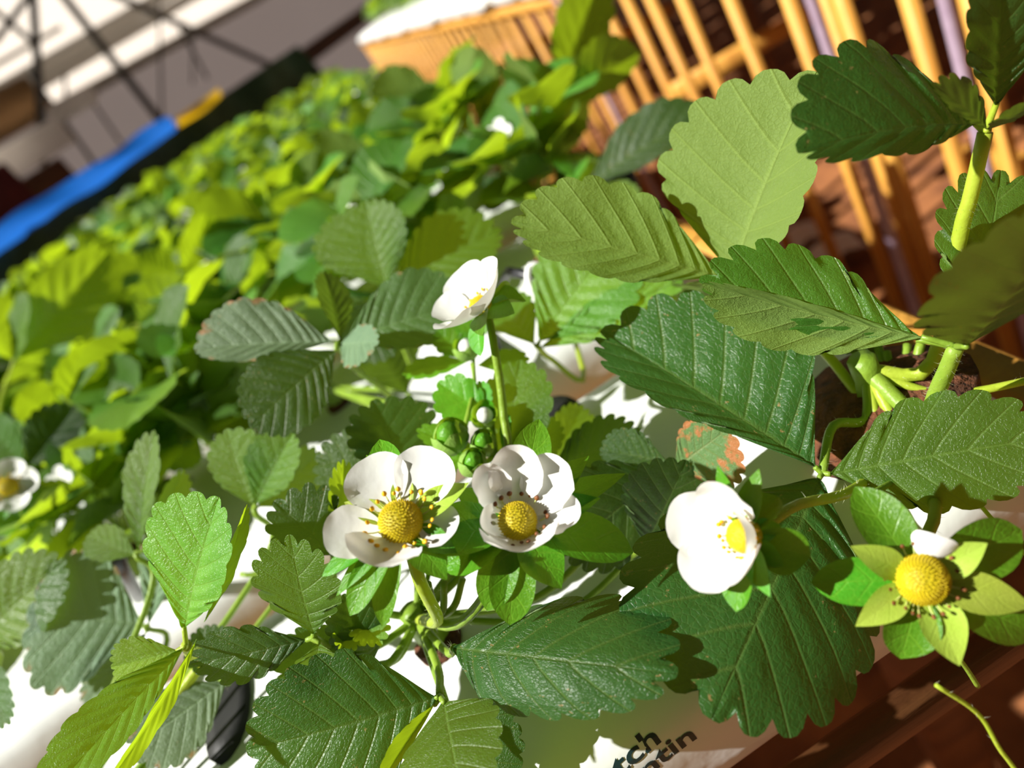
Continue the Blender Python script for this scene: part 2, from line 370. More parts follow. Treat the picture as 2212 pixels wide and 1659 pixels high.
def blade(grid, base, tip, n, wl, wr, fl=0.0, fr=0.0, arch=0.0, cup=0.0, bow=0.0, wave=0.0, relief=0.0, droop=0.0, seed=0.0, curl=0.0, twist=0.0):
    """bend a flat unit blade into place. wl/wr: true half widths; fl/fr: fold of each half (deg) towards n"""
    gx, gy, gq, sg = grid[:4]
    base = np.asarray(base, float); tip = np.asarray(tip, float)
    Lw = np.linalg.norm(tip - base); Fv = (tip - base) / Lw
    n = np.asarray(n, float); n = nrm(n - Fv * np.dot(n, Fv)); S = np.cross(Fv, n)
    w = np.where(sg < 0, wl, wr); fo = np.radians(np.where(sg < 0, fl, fr))
    x = gx * w
    X = sg * x * np.cos(fo) + bow * Lw * 4 * gy * (1 - gy)
    xr = gx
    Z = x * np.sin(fo) + cup * w * xr ** 2 + arch * Lw * 4 * gy * (1 - gy) - droop * Lw * gy ** 3
    Z = Z + wave * Lw * np.sin(2 * PI * (gy * 2.6 + seed) + sg * 1.1) * xr ** 2
    Z = Z + relief * Lw * gq + curl * w * np.clip(xr - 0.62, 0, 1) ** 2 * 5
    if twist:
        a = np.radians(twist) * gy; X, Z = X * np.cos(a) - Z * np.sin(a), X * np.sin(a) + Z * np.cos(a)
    return base[None] + X[:, None] * S[None] + (gy * Lw)[:, None] * Fv[None] + Z[:, None] * n[None]

# ================================================================== the setting
def floor_mesh():
    xs = np.linspace(-14, 14, 90); ys = np.linspace(-4, 22, 90)
    V = []
    for y in ys:
        for x in xs:
            V.append((x, y, 0.012 * math.sin(3.1 * x + 1.7 * y) + 0.010 * math.sin(5.3 * y - 2.2 * x)))
    return V, grid_faces(90, 90)
v, f = floor_mesh()
tag(obj('floor', v, f, M['soil'], origin=(0, 0, 0)), 'bare red-brown soil floor of the greenhouse', 'floor', kind='structure')

WD = nrm((0.64, 0.77, 0.0)); WN = nrm((0.77, -0.64, 0.0)); WP = np.array([-1.84, 9.6, 0.0])
ZP = 1.0 + 0.87
def wall_panel(name, s0, s1, z0, z1, mat, label, push=0.0, n=24):
    V = []
    for z in np.linspace(z0, z1, 6):
        for s in np.linspace(s0, s1, n):
            p = WP + WD * s + WN * (push + 0.015 * math.sin(4 * s + 2 * z)); V.append((p[0], p[1], z))
    for z in np.linspace(z0, z1, 6):
        for s in np.linspace(s0, s1, n):
            p = WP + WD * s + WN * (push - 0.03 + 0.015 * math.sin(4 * s + 2 * z)); V.append((p[0], p[1], z))
    F1 = grid_faces(6, n); k = 6 * n
    F2 = [tuple(i + k for i in q[::-1]) for q in F1]
    o = obj(name, V, F1 + F2, mat, origin=WP)
    tag(o, label, 'wall', kind='structure'); return o
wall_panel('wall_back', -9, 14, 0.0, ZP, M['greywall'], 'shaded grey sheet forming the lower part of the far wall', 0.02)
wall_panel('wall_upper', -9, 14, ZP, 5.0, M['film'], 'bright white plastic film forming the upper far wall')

def wpt(px, py, push=0.06):
    return on_plane(px, py, WP + WN * push, WN)
truss = empty('trim_1', WP); tag(truss, 'pale pipes and dark struts of the greenhouse trusswork at the far wall', 'trusswork', kind='structure')
def pipe_thing(name, a, b, r, mat, label, cat, push=0.12, group=None):
    A, B = wpt(*a, push), wpt(*b, push)
    v, f = tube([A, A + (B - A) / 3, A + (B - A) * 2 / 3, B], r, r, 8, 10)
    return obj(name, v, f, mat, truss, origin=A)
for a, b, r, mt, lab in (
        ((-90, 252), (470, -78), 0.075, 'pipe', 'upper of the thick grey pipes crossing the bright wall'),
        ((-90, 282), (480, -45), 0.060, 'pipe', 'second thick grey pipe just under the upper pipe'),
        ((-60, 330), (560, -10), 0.045, 'pipe', 'pale pipe along the top of the grey wall sheet'),
        ((150, 225), (620, -35), 0.038, 'pipe', 'lowest pale pipe in front of the grey wall sheet'),
        ((-60, 170), (130, 60), 0.025, 'pipe', 'short thin pipe high on the white film wall')):
    pipe_thing('wall_pipe', a, b, r, M[mt], lab, 'pipe', 0.16)
for a, b, r, lab in (
        ((68, -60), (102, 470), 0.040, 'dark upright post at the left edge of the trusswork'),
        ((128, -20), (352, 268), 0.045, 'dark slanting strut meeting the blue tape end'),
        ((228, -20), (600, 148), 0.040, 'long dark brace running down to the grey wall'),
        ((342, -30), (350, 262), 0.014, 'thin hanging cord above the blue tape end'),
        ((-20, 15), (75, 95), 0.030, 'pale short brace in the corner of the trusswork'),
        ((60, 150), (215, 370), 0.022, 'thin brace crossing below the grey pipes'),
        ((140, 160), (145, 300), 0.016, 'short cord beside the white gutter'),
        ((190, 205), (262, 310), 0.016, 'thin wire slanting over the grey wall'),
        ((388, 60), (448, 170), 0.018, 'faint brace in front of the grey wall'),
        ((416, 70), (416, 180), 0.012, 'faint hanging wire in front of the grey wall'),
        ((10, 330), (75, 440), 0.014, 'thin pale wire by the dark red sheet'),
        ((-10, 90), (70, -20), 0.030, 'corner strut at the very top left')):
    pipe_thing('truss_strut', a, b, r, M['strut'], lab, 'strut', 0.30)
M['kerb'] = simple_mat('kerb_board', (0.20, 0.15, 0.12, 1), (0.27, 0.20, 0.16, 1), 0.8, 4, trans=(0.30, 0.22, 0.17, 1), tfac=0.7)
# white raised gutter, sheets and crates between the tape and the wall
def wall_slab(name, a, b, th, dp, mat, label, cat, push):
    A, B = wpt(*a, push), wpt(*b, push); B[2] = A[2] = 0.5 * (A[2] + B[2])
    parts = [bar(A, B, dp, th)]
    return tag(obj(name, *join(parts), M[mat], origin=A), label, cat)
wall_slab('white_gutter', (-60, 395), (142, 282), 0.26, 0.05, 'film', 'thick white gutter ending left of the grey wall', 'gutter', 0.55)
wall_slab('pale_duct', (120, 250), (190, 205), 0.17, 0.20, 'film', 'short pale duct hanging left of the grey wall', 'duct', 0.45)
wall_slab('tan_sheet', (-60, 280), (85, 205), 0.38, 0.06, 'bag', 'tan cloth sheet behind the dark post', 'sheet', 0.22)
wall_slab('dark_red_sheet', (-70, 480), (45, 400), 0.40, 0.10, 'dark_red', 'dark red sheet at the left edge above the blue tape', 'sheet', 1.5)
wall_slab('brown_plank', (40, 455), (150, 370), 0.32, 0.08, 'wood_brown', 'sunlit brown plank between the dark post and the blue tape', 'plank', 1.0)
wall_slab('brown_kerb', (200, 345), (1010, -70), 0.22, 0.10, 'kerb', 'brown board along the foot of the grey wall', 'board', 0.25)
M['tan'] = simple_mat('tan_cloth', (0.42, 0.30, 0.19, 1), (0.52, 0.40, 0.27, 1), 0.8, 4, trans=(0.55, 0.42, 0.28, 1), tfac=0.8)
bpy.data.objects['tan_sheet'].data.materials[0] = M['tan']

# netting with the blue and yellow tape along its top edge
a_ = 4.0
T0, T1, T2 = np.array([-0.38 * a_, a_]), np.array([-0.19 * a_, 1.24 * a_]), np.array([-0.118 * a_, 1.33 * a_])
def net_pt(s):      # s = 0 at the left frame edge, 1 where blue meets yellow
    return T0 + (T1 - T0) * s
zt = lambda px, py, s: on_plane(px, py, np.array([*net_pt(s), 0.0]), nrm((0.784, -0.62, 0)))[2]
Z0, Z1 = zt(0, 512, 0), zt(360, 275, 1)
def tape_mesh(s0, s1, z0, z1, w0, w1, push, n=40):
    V = []
    for k in range(n):
        q = k / (n - 1); s = s0 + (s1 - s0) * q; p = net_pt(s); z = z0 + (z1 - z0) * q + 0.006 * math.sin(9 * s); w = w0 + (w1 - w0) * q
        w *= 1 + 0.10 * math.sin(17 * s)
        for j in range(5):
            u = j / 4 - 0.5; bul = push + 0.012 * math.sin(13 * s + 3 * u) + 0.01 * (1 - 4 * u * u)
            V.append((p[0] + 0.784 * bul, p[1] - 0.62 * bul, z + w * u))
    return V, grid_faces(n, 5)
net_root = empty('shade_net', (T0[0], T0[1], 0.0))
tag(net_root, 'dark green netting screen hemmed with blue and yellow tape', 'net')
V = []; ns = 70; nz_ = 14
for k in range(ns):
    s = -1.3 + 3.5 * k / (ns - 1); p = net_pt(s); zz = Z0 + (Z1 - Z0) * s
    for j in range(nz_):
        z = (zz - 0.02) * (1 - j / (nz_ - 1)); b = 0.03 * math.sin(11 * s + j * 0.8) + 0.02 * math.sin(23 * s)
        V.append((p[0] + 0.784 * b, p[1] - 0.62 * b, z))
obj('net_cloth', V, grid_faces(ns, nz_), M['net'], net_root)
v, f = tape_mesh(-1.3, 1.0, Z0 - 0.3 * 1.3 * 0, Z1, 0.100, 0.090, 0.05); tp = obj('blue_tape', v, f, M['tape_blue'], net_root); tag(tp, 'bright blue tape')
v, f = tape_mesh(1.02, 1.385, Z1 - 0.012, Z1 - 0.004, 0.055, 0.050, 0.05, 14); tp = obj('yellow_tape', v, f, M['tape_yellow'], net_root); tag(tp, 'yellow tape')

# ------------------------------------------------------------------ benches
def timber(name, a, b, w, h, parent, mat='wood', ext=0):
    v, f = bar(a, b, w, h); return obj(name, v, f, M[mat], parent, origin=a)
BX0, BX1, BY0, BY1 = -0.90, 0.150, 0.150, 3.9
bench = empty('growing_bench', (BX0, BY0, 0))
tag(bench, 'brown timber bench carrying the white bags of blooming plants', 'bench')
ZR = ZB - 0.085
timber('side_rail', (BX1 + 0.020, BY0 - 0.02, ZR + 0.012), (BX1 + 0.020, BY1, ZR + 0.012), 0.024, 0.055, bench)
timber('side_rail', (BX0 - 0.012, BY0 - 0.02, ZR), (BX0 - 0.012, BY1, ZR), 0.024, 0.05, bench)
timber('end_rail', (BX0, BY0 + 0.015, ZR + 0.003), (BX1 + 0.008, BY0 + 0.015, ZR + 0.003), 0.013, 0.013, bench, 'wood_brown')
timber('end_rail', (BX0, BY1, ZR), (BX1, BY1, ZR), 0.030, 0.05, bench, 'wood_brown')
for x in np.linspace(BX0 + 0.06, BX1 - 0.04, 8):
    timber('deck_slat', (x, BY0 + 0.10, ZR - 0.002), (x, BY1, ZR - 0.002), 0.060, 0.014, bench, 'wood')
for y in (BY0 + 0.25, 1.3, 2.6, BY1 - 0.03):
    for x in (BX0 + 0.02, BX1 - 0.01): timber('leg', (x, y, 0), (x, y, ZR - 0.03), 0.045, 0.045, bench, 'wood_brown')

# bench across the aisle with its row of upright slats
RX = 0.60
rb = empty('slatted_bench', (RX, 0.5, 0))
tag(rb, 'orange slatted timber bench across the aisle', 'bench')
def slat_y(px, py): return on_plane(px, py, (RX, 0, 0), np.array([1.0, 0, 0]))[1]
sy = [slat_y(px, 100) for px in (1130, 1170, 1210, 1245, 1300, 1345, 1400, 1455, 1515, 1622, 1735, 1818, 1852, 1990)]
sy += [min(sy) * 0 + y for y in np.arange(max(sy) + 0.13, 7.0, 0.145)]
sy += [0.72, 0.60]
ZT = 0.772
for y in sorted(sy):
    timber('slat', (RX + random.uniform(-.004, .004), y, 0.0), (RX, y + random.uniform(-.008, .008), ZT), 0.016, 0.017, rb)
for y in np.arange(0.62, 7.0, 0.34):
    timber('back_slat', (RX + 0.46, y, 0.0), (RX + 0.46, y, ZT - 0.03), 0.022, 0.022, rb, 'wood_brown')  # darker timber stands in for the shade under the bench
timber('top_rail', (RX + 0.004, 0.5, ZT + 0.012), (RX + 0.004, 7.0, ZT + 0.012), 0.034, 0.026, rb)
timber('top_rail', (RX + 0.46, 0.5, ZT - 0.02), (RX + 0.46, 7.0, ZT - 0.02), 0.03, 0.03, rb)
timber('low_rail', (RX + 0.03, 0.40, 0.470), (RX + 0.03, slat_y(2030, 372) + 0.01, 0.470), 0.022, 0.040, rb)
for y in np.arange(1.5, 7.0, 0.9):
    timber('cross_rail', (RX, y, 0.56), (RX + 0.46, y, 0.52), 0.022, 0.035, rb)
for x in np.linspace(RX + 0.06, RX + 1.6, 11):
    timber('deck_slat', (x, 0.5, ZT + 0.006), (x, 7.0, ZT + 0.006), 0.07, 0.014, rb)
for px, w in ((1756, 0.007), (2036, 0.007), (1226, 0.006)):
    p = on_plane(px, 60, (RX - 0.07, 0, 0), np.array([1.0, 0, 0]))
    v, f = tube([(p[0], p[1], 0.01), (p[0] + .01, p[1] + .01, 0.4), (p[0] + 0.01, p[1], ZT - .02), (p[0] + 0.0, p[1], ZT + 0.06)], w, w, 12, 8)
    tag(obj('drip_hose', v, f, M.setdefault('lilac', simple_mat('lilac_hose', (0.30, 0.22, 0.30, 1), (0.42, 0.33, 0.42, 1), 0.35, 30)), origin=(p[0], p[1], 0)),
        {1756: 'lilac-grey hose hanging by the slats above the upright leaf', 2036: 'lilac-grey hose behind the dark leaf at top right', 1226: 'lilac-grey hose by the slats beside the tall blurred leaf'}[px], 'hose')

# ------------------------------------------------------------------ bags
BAG_E = 0.60
F0, F1 = 0.166, 0.372            # front and back of the nearest bag
def bag_surface(x0, x1, y0, y1, ztop, h, seed, nx=64, ny=26):
    cx, cy = (x0 + x1) / 2, (y0 + y1) / 2; hx, hy = (x1 - x0) / 2, (y1 - y0) / 2
    V = []; rs = np.random.RandomState(seed); ph = rs.rand(8) * 6.28
    def P(u, a):            # u along the bag -1..1, a around the section
        endk = max(1e-3, 1 - abs(u) ** 9) ** 0.45
        c, s = math.cos(a), math.sin(a); e = BAG_E
        yy = math.copysign(abs(c) ** e, c); zz = math.copysign(abs(s) ** e, s)
        x = cx + hx * u; y = cy + hy * yy * (0.90 + 0.10 * endk)
        z = ztop - h / 2 + h / 2 * zz * (0.25 + 0.75 * endk)
        if s > -0.2:
            z += 0.0022 * math.sin(34 * x + ph[0] + 9 * y) * math.sin(21 * y + ph[1]) + 0.0012 * math.sin(95 * x + 60 * y + ph[2]) - 0.0015
            y += 0.002 * math.sin(50 * x + ph[3])
        return (x, y, z)
    us = np.sin(np.linspace(-1, 1, nx) * PI / 2)
    for u in us:
        for k in range(ny * 2): V.append(P(u, 2 * PI * k / (ny * 2)))
    n2 = ny * 2
    Fc = [(i * n2 + k, i * n2 + (k + 1) % n2, (i + 1) * n2 + (k + 1) % n2, (i + 1) * n2 + k) for i in range(nx - 1) for k in range(n2)]
    Fc += [tuple(range(n2))[::-1], tuple((nx - 1) * n2 + k for k in range(n2))]
    return V, Fc
def disc(c, rx, ry, dz, n=20, dome=0.0):
    V = [(c[0], c[1], c[2] + dz + dome)]; F_ = []
    for ring, k in ((0.55, 0.7), (1.0, 0.0)):
        for i in range(n):
            a = 2 * PI * i / n; w = 1 + 0.07 * math.sin(3 * a + c[0] * 90)
            V.append((c[0] + rx * ring * w * math.cos(a), c[1] + ry * ring * w * math.sin(a), c[2] + dz + dome * k))
    V += [(c[0] + rx * 1.02 * math.cos(2 * PI * i / n), c[1] + ry * 1.02 * math.sin(2 * PI * i / n), c[2] - 0.012) for i in range(n)]
    for i in range(n):
        j = (i + 1) % n
        F_ += [(0, 1 + i, 1 + j), (1 + i, 1 + n + i, 1 + n + j, 1 + j), (1 + n + i, 1 + 2 * n + i, 1 + 2 * n + j, 1 + n + j)]
    return V, F_
def make_bag(x0, x1, y0, y1, ztop, h, seed, label, planted, empties, group=None):
    root = empty('grow_bag', ((x0 + x1) / 2, (y0 + y1) / 2, ztop - h))
    tag(root, label, 'grow bag', group)
    v, f = bag_surface(x0, x1, y0, y1, ztop, h, seed); obj('bag_film', v, f, M['bag'], root)
    for (x, y) in planted:
        big = abs(x - 0.105) < 0.01 and y < 0.3
        v, f = disc((x, y, ztop), 0.032 if big else 0.010, 0.028 if big else 0.009, 0.0028, dome=0.006 if big else 0.002); obj('planting_hole', v, f, M['peat'], root)
    for (x, y) in empties:
        v, f = disc((x, y, ztop), 0.011, 0.028, 0.0028); obj('cut_hole', v, f, M['hole'], root)
    return root
HA, HB, HC = np.array([-0.083, 0.243, ZB]), np.array([0.105, 0.211, ZB]), np.array([-0.275, 0.238, ZB])
HQ = np.array([-0.47, 0.24, ZB])
e1, e2 = on_z(1222, 915, ZB), on_z(498, 1535, ZB)
bag0 = make_bag(BX0 + 0.01, BX1 - 0.005, F0, F1, ZB, 0.078, 1, 'nearest white grow bag with dark green printing at the bench end',
         [HA[:2], HB[:2], HC[:2], HQ[:2], (-0.66, 0.24), (-0.84, 0.24)], [e1[:2], e2[:2], (-0.38, 0.31), (-0.57, 0.31)])
ordw = ['second', 'third', 'fourth', 'fifth', 'sixth', 'seventh', 'eighth', 'ninth', 'tenth', 'eleventh', 'twelfth', 'thirteenth']
BAGY = []
for i in range(12):
    y0 = 0.425 + i * 0.285
    if y0 + 0.23 > BY1: break
    BAGY.append(y0)
    cols = [0.075, -0.11, -0.30, -0.49, -0.68, -0.84]
    make_bag(BX0 + 0.01, BX1 - 0.005 - 0.012 * (i % 2), y0, y0 + 0.23, ZB, 0.078, 10 + i,
             'white grow bag on the near bench, %s from the blooming end' % ordw[i], [(c, y0 + 0.10) for c in cols], [(c + 0.09, y0 + 0.165) for c in cols[:4]])
# bags on the bench across the aisle
RBAG = []; RORD = ['first'] + ordw + ['fourteenth', 'fifteenth', 'sixteenth', 'seventeenth', 'eighteenth', 'nineteenth', 'twentieth', 'twenty-first']
for i in range(21):
    y0 = 0.62 + i * 0.30
    RBAG.append(y0)
    make_bag(RX - 0.035 + 0.008 * (i % 3), RX + 1.65, y0, y0 + 0.275, ZT + 0.012 + 0.088, 0.086, 50 + i,
             'white grow bag on the slatted bench across the aisle, %s from its near end' % RORD[i], [], [], 'white bags on the slatted bench')
# lettering printed on the nearest bag
def on_bag(px, py):
    r = at(px, py, 1.0) - CAM; cy, hy = (F0 + F1) / 2, (F1 - F0) / 2
    for k in np.linspace(0.05, 0.6, 4000):
        p = CAM + r * k; u = min(0.9999, abs((p[1] - cy) / hy))
        if p[1] > F0 and p[2] < ZB - 0.039 + 0.039 * max(0.0, 1 - u ** (2 / BAG_E)) ** (BAG_E / 2): return p
    return p
PH1 = np.random.RandomState(1).rand(8) * 6.28
def lettering(txt, size, origin, mat, parent):
    cu = bpy.data.curves.new('lettering', 'FONT'); cu.body = txt; cu.size = size; cu.offset = size * 0.022; cu.extrude = 0.0; cu.align_x = 'RIGHT'; cu.resolution_u = 4
    to = bpy.data.objects.new('lettering_source', cu); COL.objects.link(to)
    dg = bpy.context.evaluated_depsgraph_get(); dg.update()
    me0 = bpy.data.meshes.new_from_object(to.evaluated_get(dg))
    vs_ = np.array([tuple(q.co) for q in me0.vertices]); fs = [tuple(p.vertices) for p in me0.polygons]
    bpy.data.objects.remove(to); bpy.data.meshes.remove(me0); bpy.data.curves.remove(cu)
    from mathutils.bvhtree import BVHTree
    film = [c_ for c_ in parent.children if c_.name.startswith('bag_film')][0]
    boff = Vector(ORI[film.name]); fv = [v_.co.copy() for v_ in film.data.vertices]
    bvh = BVHTree.FromPolygons(fv, [tuple(p_.vertices) for p_ in film.data.polygons])
    # lay the letters on the rounded front: text height runs along the section's arc
    cy, hy, h = (F0 + F1) / 2, (F1 - F0) / 2, 0.078
    ang = np.linspace(0.002, PI / 2, 3000)
    sy_ = cy - hy * np.cos(ang) ** BAG_E; sz_ = ZB - h / 2 + h / 2 * np.sin(ang) ** BAG_E
    arc = np.concatenate([[0], np.cumsum(np.hypot(np.diff(sy_), np.diff(sz_)))])
    a0 = np.interp(origin[1], sy_, arc); W = []
    for q in vs_:
        x = origin[0] + q[0] * 1.45; aa = a0 + q[1]; y = np.interp(aa, arc, sy_); z = np.interp(aa, arc, sz_)
        z += 0.0022 * math.sin(34 * x + PH1[0] + 9 * y) * math.sin(21 * y + PH1[1]) + 0.0012 * math.sin(95 * x + 60 * y + PH1[2]) - 0.0015
        y += 0.002 * math.sin(50 * x + PH1[3])
        hit = bvh.find_nearest(Vector((x, y, z)) - boff)
        W.append(tuple(hit[0] + hit[1] * 0.00022 + boff))
    return obj('lettering', W, fs, mat, parent, smooth=False)

# ================================================================== hero plants
def stalk(plant, pts, r0, r1, name='leaf_stalk', mat='stem', hairs=0, n=16, seg=9, flare=0.0):
    v, f = tube(pts, r0, r1, n, seg, flare=flare)
    o = obj(name, v, f, M[mat], plant, origin=pts[0])
    if hairs:
        C = spline(pts, 40); T = np.gradient(C, axis=0); HV, HF = [], []
        rs = np.random.RandomState(len(ORI))
        for _ in range(hairs):
            i = rs.randint(0, 40); t = nrm(T[i]); d = rs.randn(3); d = nrm(d - t * np.dot(d, t)); r = r0 + (r1 - r0) * i / 39
            p = C[i] + t * rs.uniform(-1, 1) * 0.001 + d * r * 0.9; w = nrm(np.cross(d, t)) * 0.00005
            q = p + (d + t * rs.uniform(-.2, .6)) * rs.uniform(0.0010, 0.0022); k = len(HV)
            HV += [p - w, p + w, q]; HF.append((k, k + 1, k + 2))
        h = obj('stalk_hair', HV, HF, M['hair'], o); tag(h, kind='stuff')
    return o
def leaflet(parent, b, t, wl, wr, fl=8, fr=8, mat='leaf', n=(0, 0.15, 1), under=False, arch=0.03, cup=0.0, bow=0.0, wave=0.012, relief=0.012,
            droop=0.0, curl=0.0, twist=0.0, nt=9, amp=0.05, p0=0.60, seed=None, name='leaflet'):
    """b, t: (px, py, depth) of base and tip; wl, wr: half widths in px as seen with the tip pointing up"""
    B, T = at(*b), at(*t); d = 0.5 * (b[2] + t[2]); s = d / F_PX
    hint = cvec(*n); nt = max(4, nt - 2) if nt >= 8 else nt; g = leaf_grid(nt, 6, 6, amp, p0)
    wl, wr = wl * s / max(0.25, math.cos(math.radians(fl))), wr * s / max(0.25, math.cos(math.radians(fr)))
    if seed is None: seed = (b[0] * 0.137 + t[1] * 0.071) % 1
    if under: V = blade(g, B, T, -hint, wr, wl, -fr, -fl, -arch, -cup, -bow, wave, relief, -droop, seed, -curl, twist)
    else: V = blade(g, B, T, hint, wl, wr, fl, fr, arch, cup, bow, wave, relief, droop, seed, curl, twist)
    o = obj(name, V, g[4], M[mat], parent, origin=B, uvs=g[5])
    return o
def hero_leaf(plant, path, leaflets, r=(0.0016, 0.0013), mat='stem', hairs=60):
    st = stalk(plant, path, r[0], r[1], mat=mat, hairs=hairs)
    for kw in leaflets:
        kw = dict(kw)
        P = at(*kw['b'])
        node = np.asarray(path[-1], float)
        if np.linalg.norm(P - node) > 0.0015:     # the little stalk of the leaflet
            v, f = tube([node, (node + P) / 2, P + (P - node) * 0.15], 0.0011, 0.0009, 6, 6); obj('leaflet_stalk', v, f, M[mat], st, origin=node)
        leaflet(st, **kw)
    return st

_ST = {}
def stamen_data(mat):
    if mat in _ST: return _ST[mat]
    v, f = tube([(0, 0, 0), (0, 0.0004, 0.0018), (0, 0.0002, 0.0036)], 0.00022, 0.00016, 5, 5)
    V, Fc = list(v), list(f); k = len(V); nf = len(Fc)
    nr, ns = 5, 8
    for i in range(nr):
        a = PI * (0.06 + 0.88 * i / (nr - 1))
        for j in range(ns):
            b = 2 * PI * j / ns; lob = 1 + 0.25 * math.cos(2 * b)
            V.append((0.00062 * lob * math.sin(a) * math.cos(b), 0.0002 + 0.00050 * math.sin(a) * math.sin(b), 0.0040 + 0.00085 * math.cos(a)))
    for i in range(nr - 1):
        for j in range(ns): Fc.append((k + i * ns + j, k + (i + 1) * ns + j, k + (i + 1) * ns + (j + 1) % ns, k + i * ns + (j + 1) % ns))
    me = mesh_data('stamen', V, Fc, [M['filament'], M[mat]])
    mi = [0] * nf + [1] * (len(Fc) - nf); me.polygons.foreach_set('material_index', mi); me.update()
    _ST[mat] = me; return me
def frame(n, up=(0, 1, 0)):
    n = nrm(n); e1 = CR - n * np.dot(CR, n)
    if np.linalg.norm(e1) < 0.15: e1 = CU - n * np.dot(CU, n)
    e1 = nrm(e1); return e1, np.cross(n, e1), n
def flower_parts(fs, c, n, s, petals=(), sepals=(), rec=0.0, recz=0.8, stamens=0, anther='anther', star=0.0, pistils=300, open_=40):
    """c world centre (base of the dome), n axis, s metres per px; petals/sepals: (angle, length px, half width px, lift deg, kw)"""
    e1, e2, n = frame(n)
    for (ang, ln, hw, lift, kw) in petals:
        a, l = math.radians(ang), math.radians(lift); d = e1 * math.cos(a) + e2 * math.sin(a)
        Fv = d * math.cos(l) + n * math.sin(l); Nv = -d * math.sin(l) + n * math.cos(l)
        b = c + d * rec * s * 0.80 - n * rec * s * 0.15; kw = dict(kw); kw.setdefault('cup', 0.30); kw.setdefault('wave', 0.03); kw.setdefault('arch', -0.06)
        g = blade_grid('petal', 12, 5)
        V = blade(g, b, b + Fv * ln * s, Nv, hw * s, hw * s, seed=ang * 0.013, **kw)
        obj('petal', V, g[4], M['petal'], fs, origin=b, uvs=g[5])
    for (ang, ln, hw, lift, kw) in sepals:
        a, l = math.radians(ang), math.radians(lift); d = e1 * math.cos(a) + e2 * math.sin(a); kw = dict(kw)
        kind = kw.pop('kind', 'sepal'); mat = kw.pop('mat', 'sepal'); ins = kw.pop('ins', 0.55)
        Fv = d * math.cos(l) + n * math.sin(l); Nv = -d * math.sin(l) + n * math.cos(l)
        b = c + d * max(rec, 14) * s * ins - n * max(rec, 14) * s * 0.30; kw.setdefault('cup', 0.25); kw.setdefault('arch', 0.05); kw.setdefault('relief', 0.012)
        g = blade_grid(kind, 12, 5)
        V = blade(g, b, b + Fv * ln * s, Nv, hw * s, hw * s, seed=ang * 0.017, **kw)
        obj('sepal', V, g[4], M[mat], fs, origin=b, uvs=g[5])
    if rec:
        nr, nsg = 9, 20; V = []; R = rec * s
        for i in range(nr):
            a = PI / 2 * i / (nr - 1)
            for j in range(nsg):
                b = 2 * PI * j / nsg; rr = R * math.cos(a) ** 0.8 if i < nr - 1 else R * 0.02
                V.append(c + (e1 * math.cos(b) + e2 * math.sin(b)) * rr + n * R * recz * math.sin(a))
        k = len(V)
        for j in range(nsg): V.append(c + (e1 * math.cos(2 * PI * j / nsg) + e2 * math.sin(2 * PI * j / nsg)) * R * 1.12 - n * R * 0.35)
        Fc = [(i * nsg + j, i * nsg + (j + 1) % nsg, (i + 1) * nsg + (j + 1) % nsg, (i + 1) * nsg + j) for i in range(nr - 1) for j in range(nsg)]
        Fc += [(k + j, k + (j + 1) % nsg, (j + 1) % nsg, j) for j in range(nsg)] + [tuple((nr - 1) * nsg + j for j in range(nsg))]
        obj('receptacle', V, Fc, M['recept'], fs, origin=c)
        HV, HF = [], []
        for i in range(pistils):                       # the pistils: little pegs all over the dome
            z = 1 - (i + 0.5) / pistils * 0.97; th = i * 2.39996
            rr = math.sqrt(max(0, 1 - z * z)); dirv = (e1 * math.cos(th) + e2 * math.sin(th)) * rr + n * z
            p = c + (e1 * math.cos(th) + e2 * math.sin(th)) * R * rr ** 0.8 * 0.99 + n * R * recz * z
            t1 = nrm(np.cross(dirv, e1 + 0.01)); t2 = np.cross(dirv, t1); w = R * 0.036; h = R * 0.10; k0 = len(HV)
            for (u, v_) in ((1, 0), (0, 1), (-1, 0), (0, -1)): HV.append(p + (t1 * u + t2 * v_) * w)
            for (u, v_) in ((1, 0), (0, 1), (-1, 0), (0, -1)): HV.append(p + (t1 * u + t2 * v_) * w * 0.55 + dirv * h)
            HF += [(k0, k0 + 1, k0 + 5, k0 + 4), (k0 + 1, k0 + 2, k0 + 6, k0 + 5), (k0 + 2, k0 + 3, k0 + 7, k0 + 6), (k0 + 3, k0, k0 + 4, k0 + 7), (k0 + 4, k0 + 5, k0 + 6, k0 + 7)]
        o = obj('pistils', HV, HF, M['pistil'], fs, origin=c); tag(o, kind='stuff')
        rs = np.random.RandomState(int(abs(c[0]) * 1e4) % 9999)
        for i in range(stamens):
            a = 2 * PI * (i + rs.uniform(-.3, .3)) / stamens; tilt = math.radians(open_ + rs.uniform(-14, 14))
            d = e1 * math.cos(a) + e2 * math.sin(a); zax = nrm(n * math.cos(tilt) + d * math.sin(tilt)); xax = nrm(np.cross(d, zax)); yax = np.cross(zax, xax)
            so = bpy.data.objects.new('stamen', stamen_data(anther)); COL.objects.link(so); so.parent = fs
            k = rs.uniform(0.85, 1.25) * max(0.7, star)
            loc = c + d * R * 1.08 - n * R * 0.12 - ORI[fs.name]
            so.matrix_local = Matrix(((xax[0] * k, yax[0] * k, zax[0] * k, loc[0]), (xax[1] * k, yax[1] * k, zax[1] * k, loc[1]), (xax[2] * k, yax[2] * k, zax[2] * k, loc[2]), (0, 0, 0, 1)))

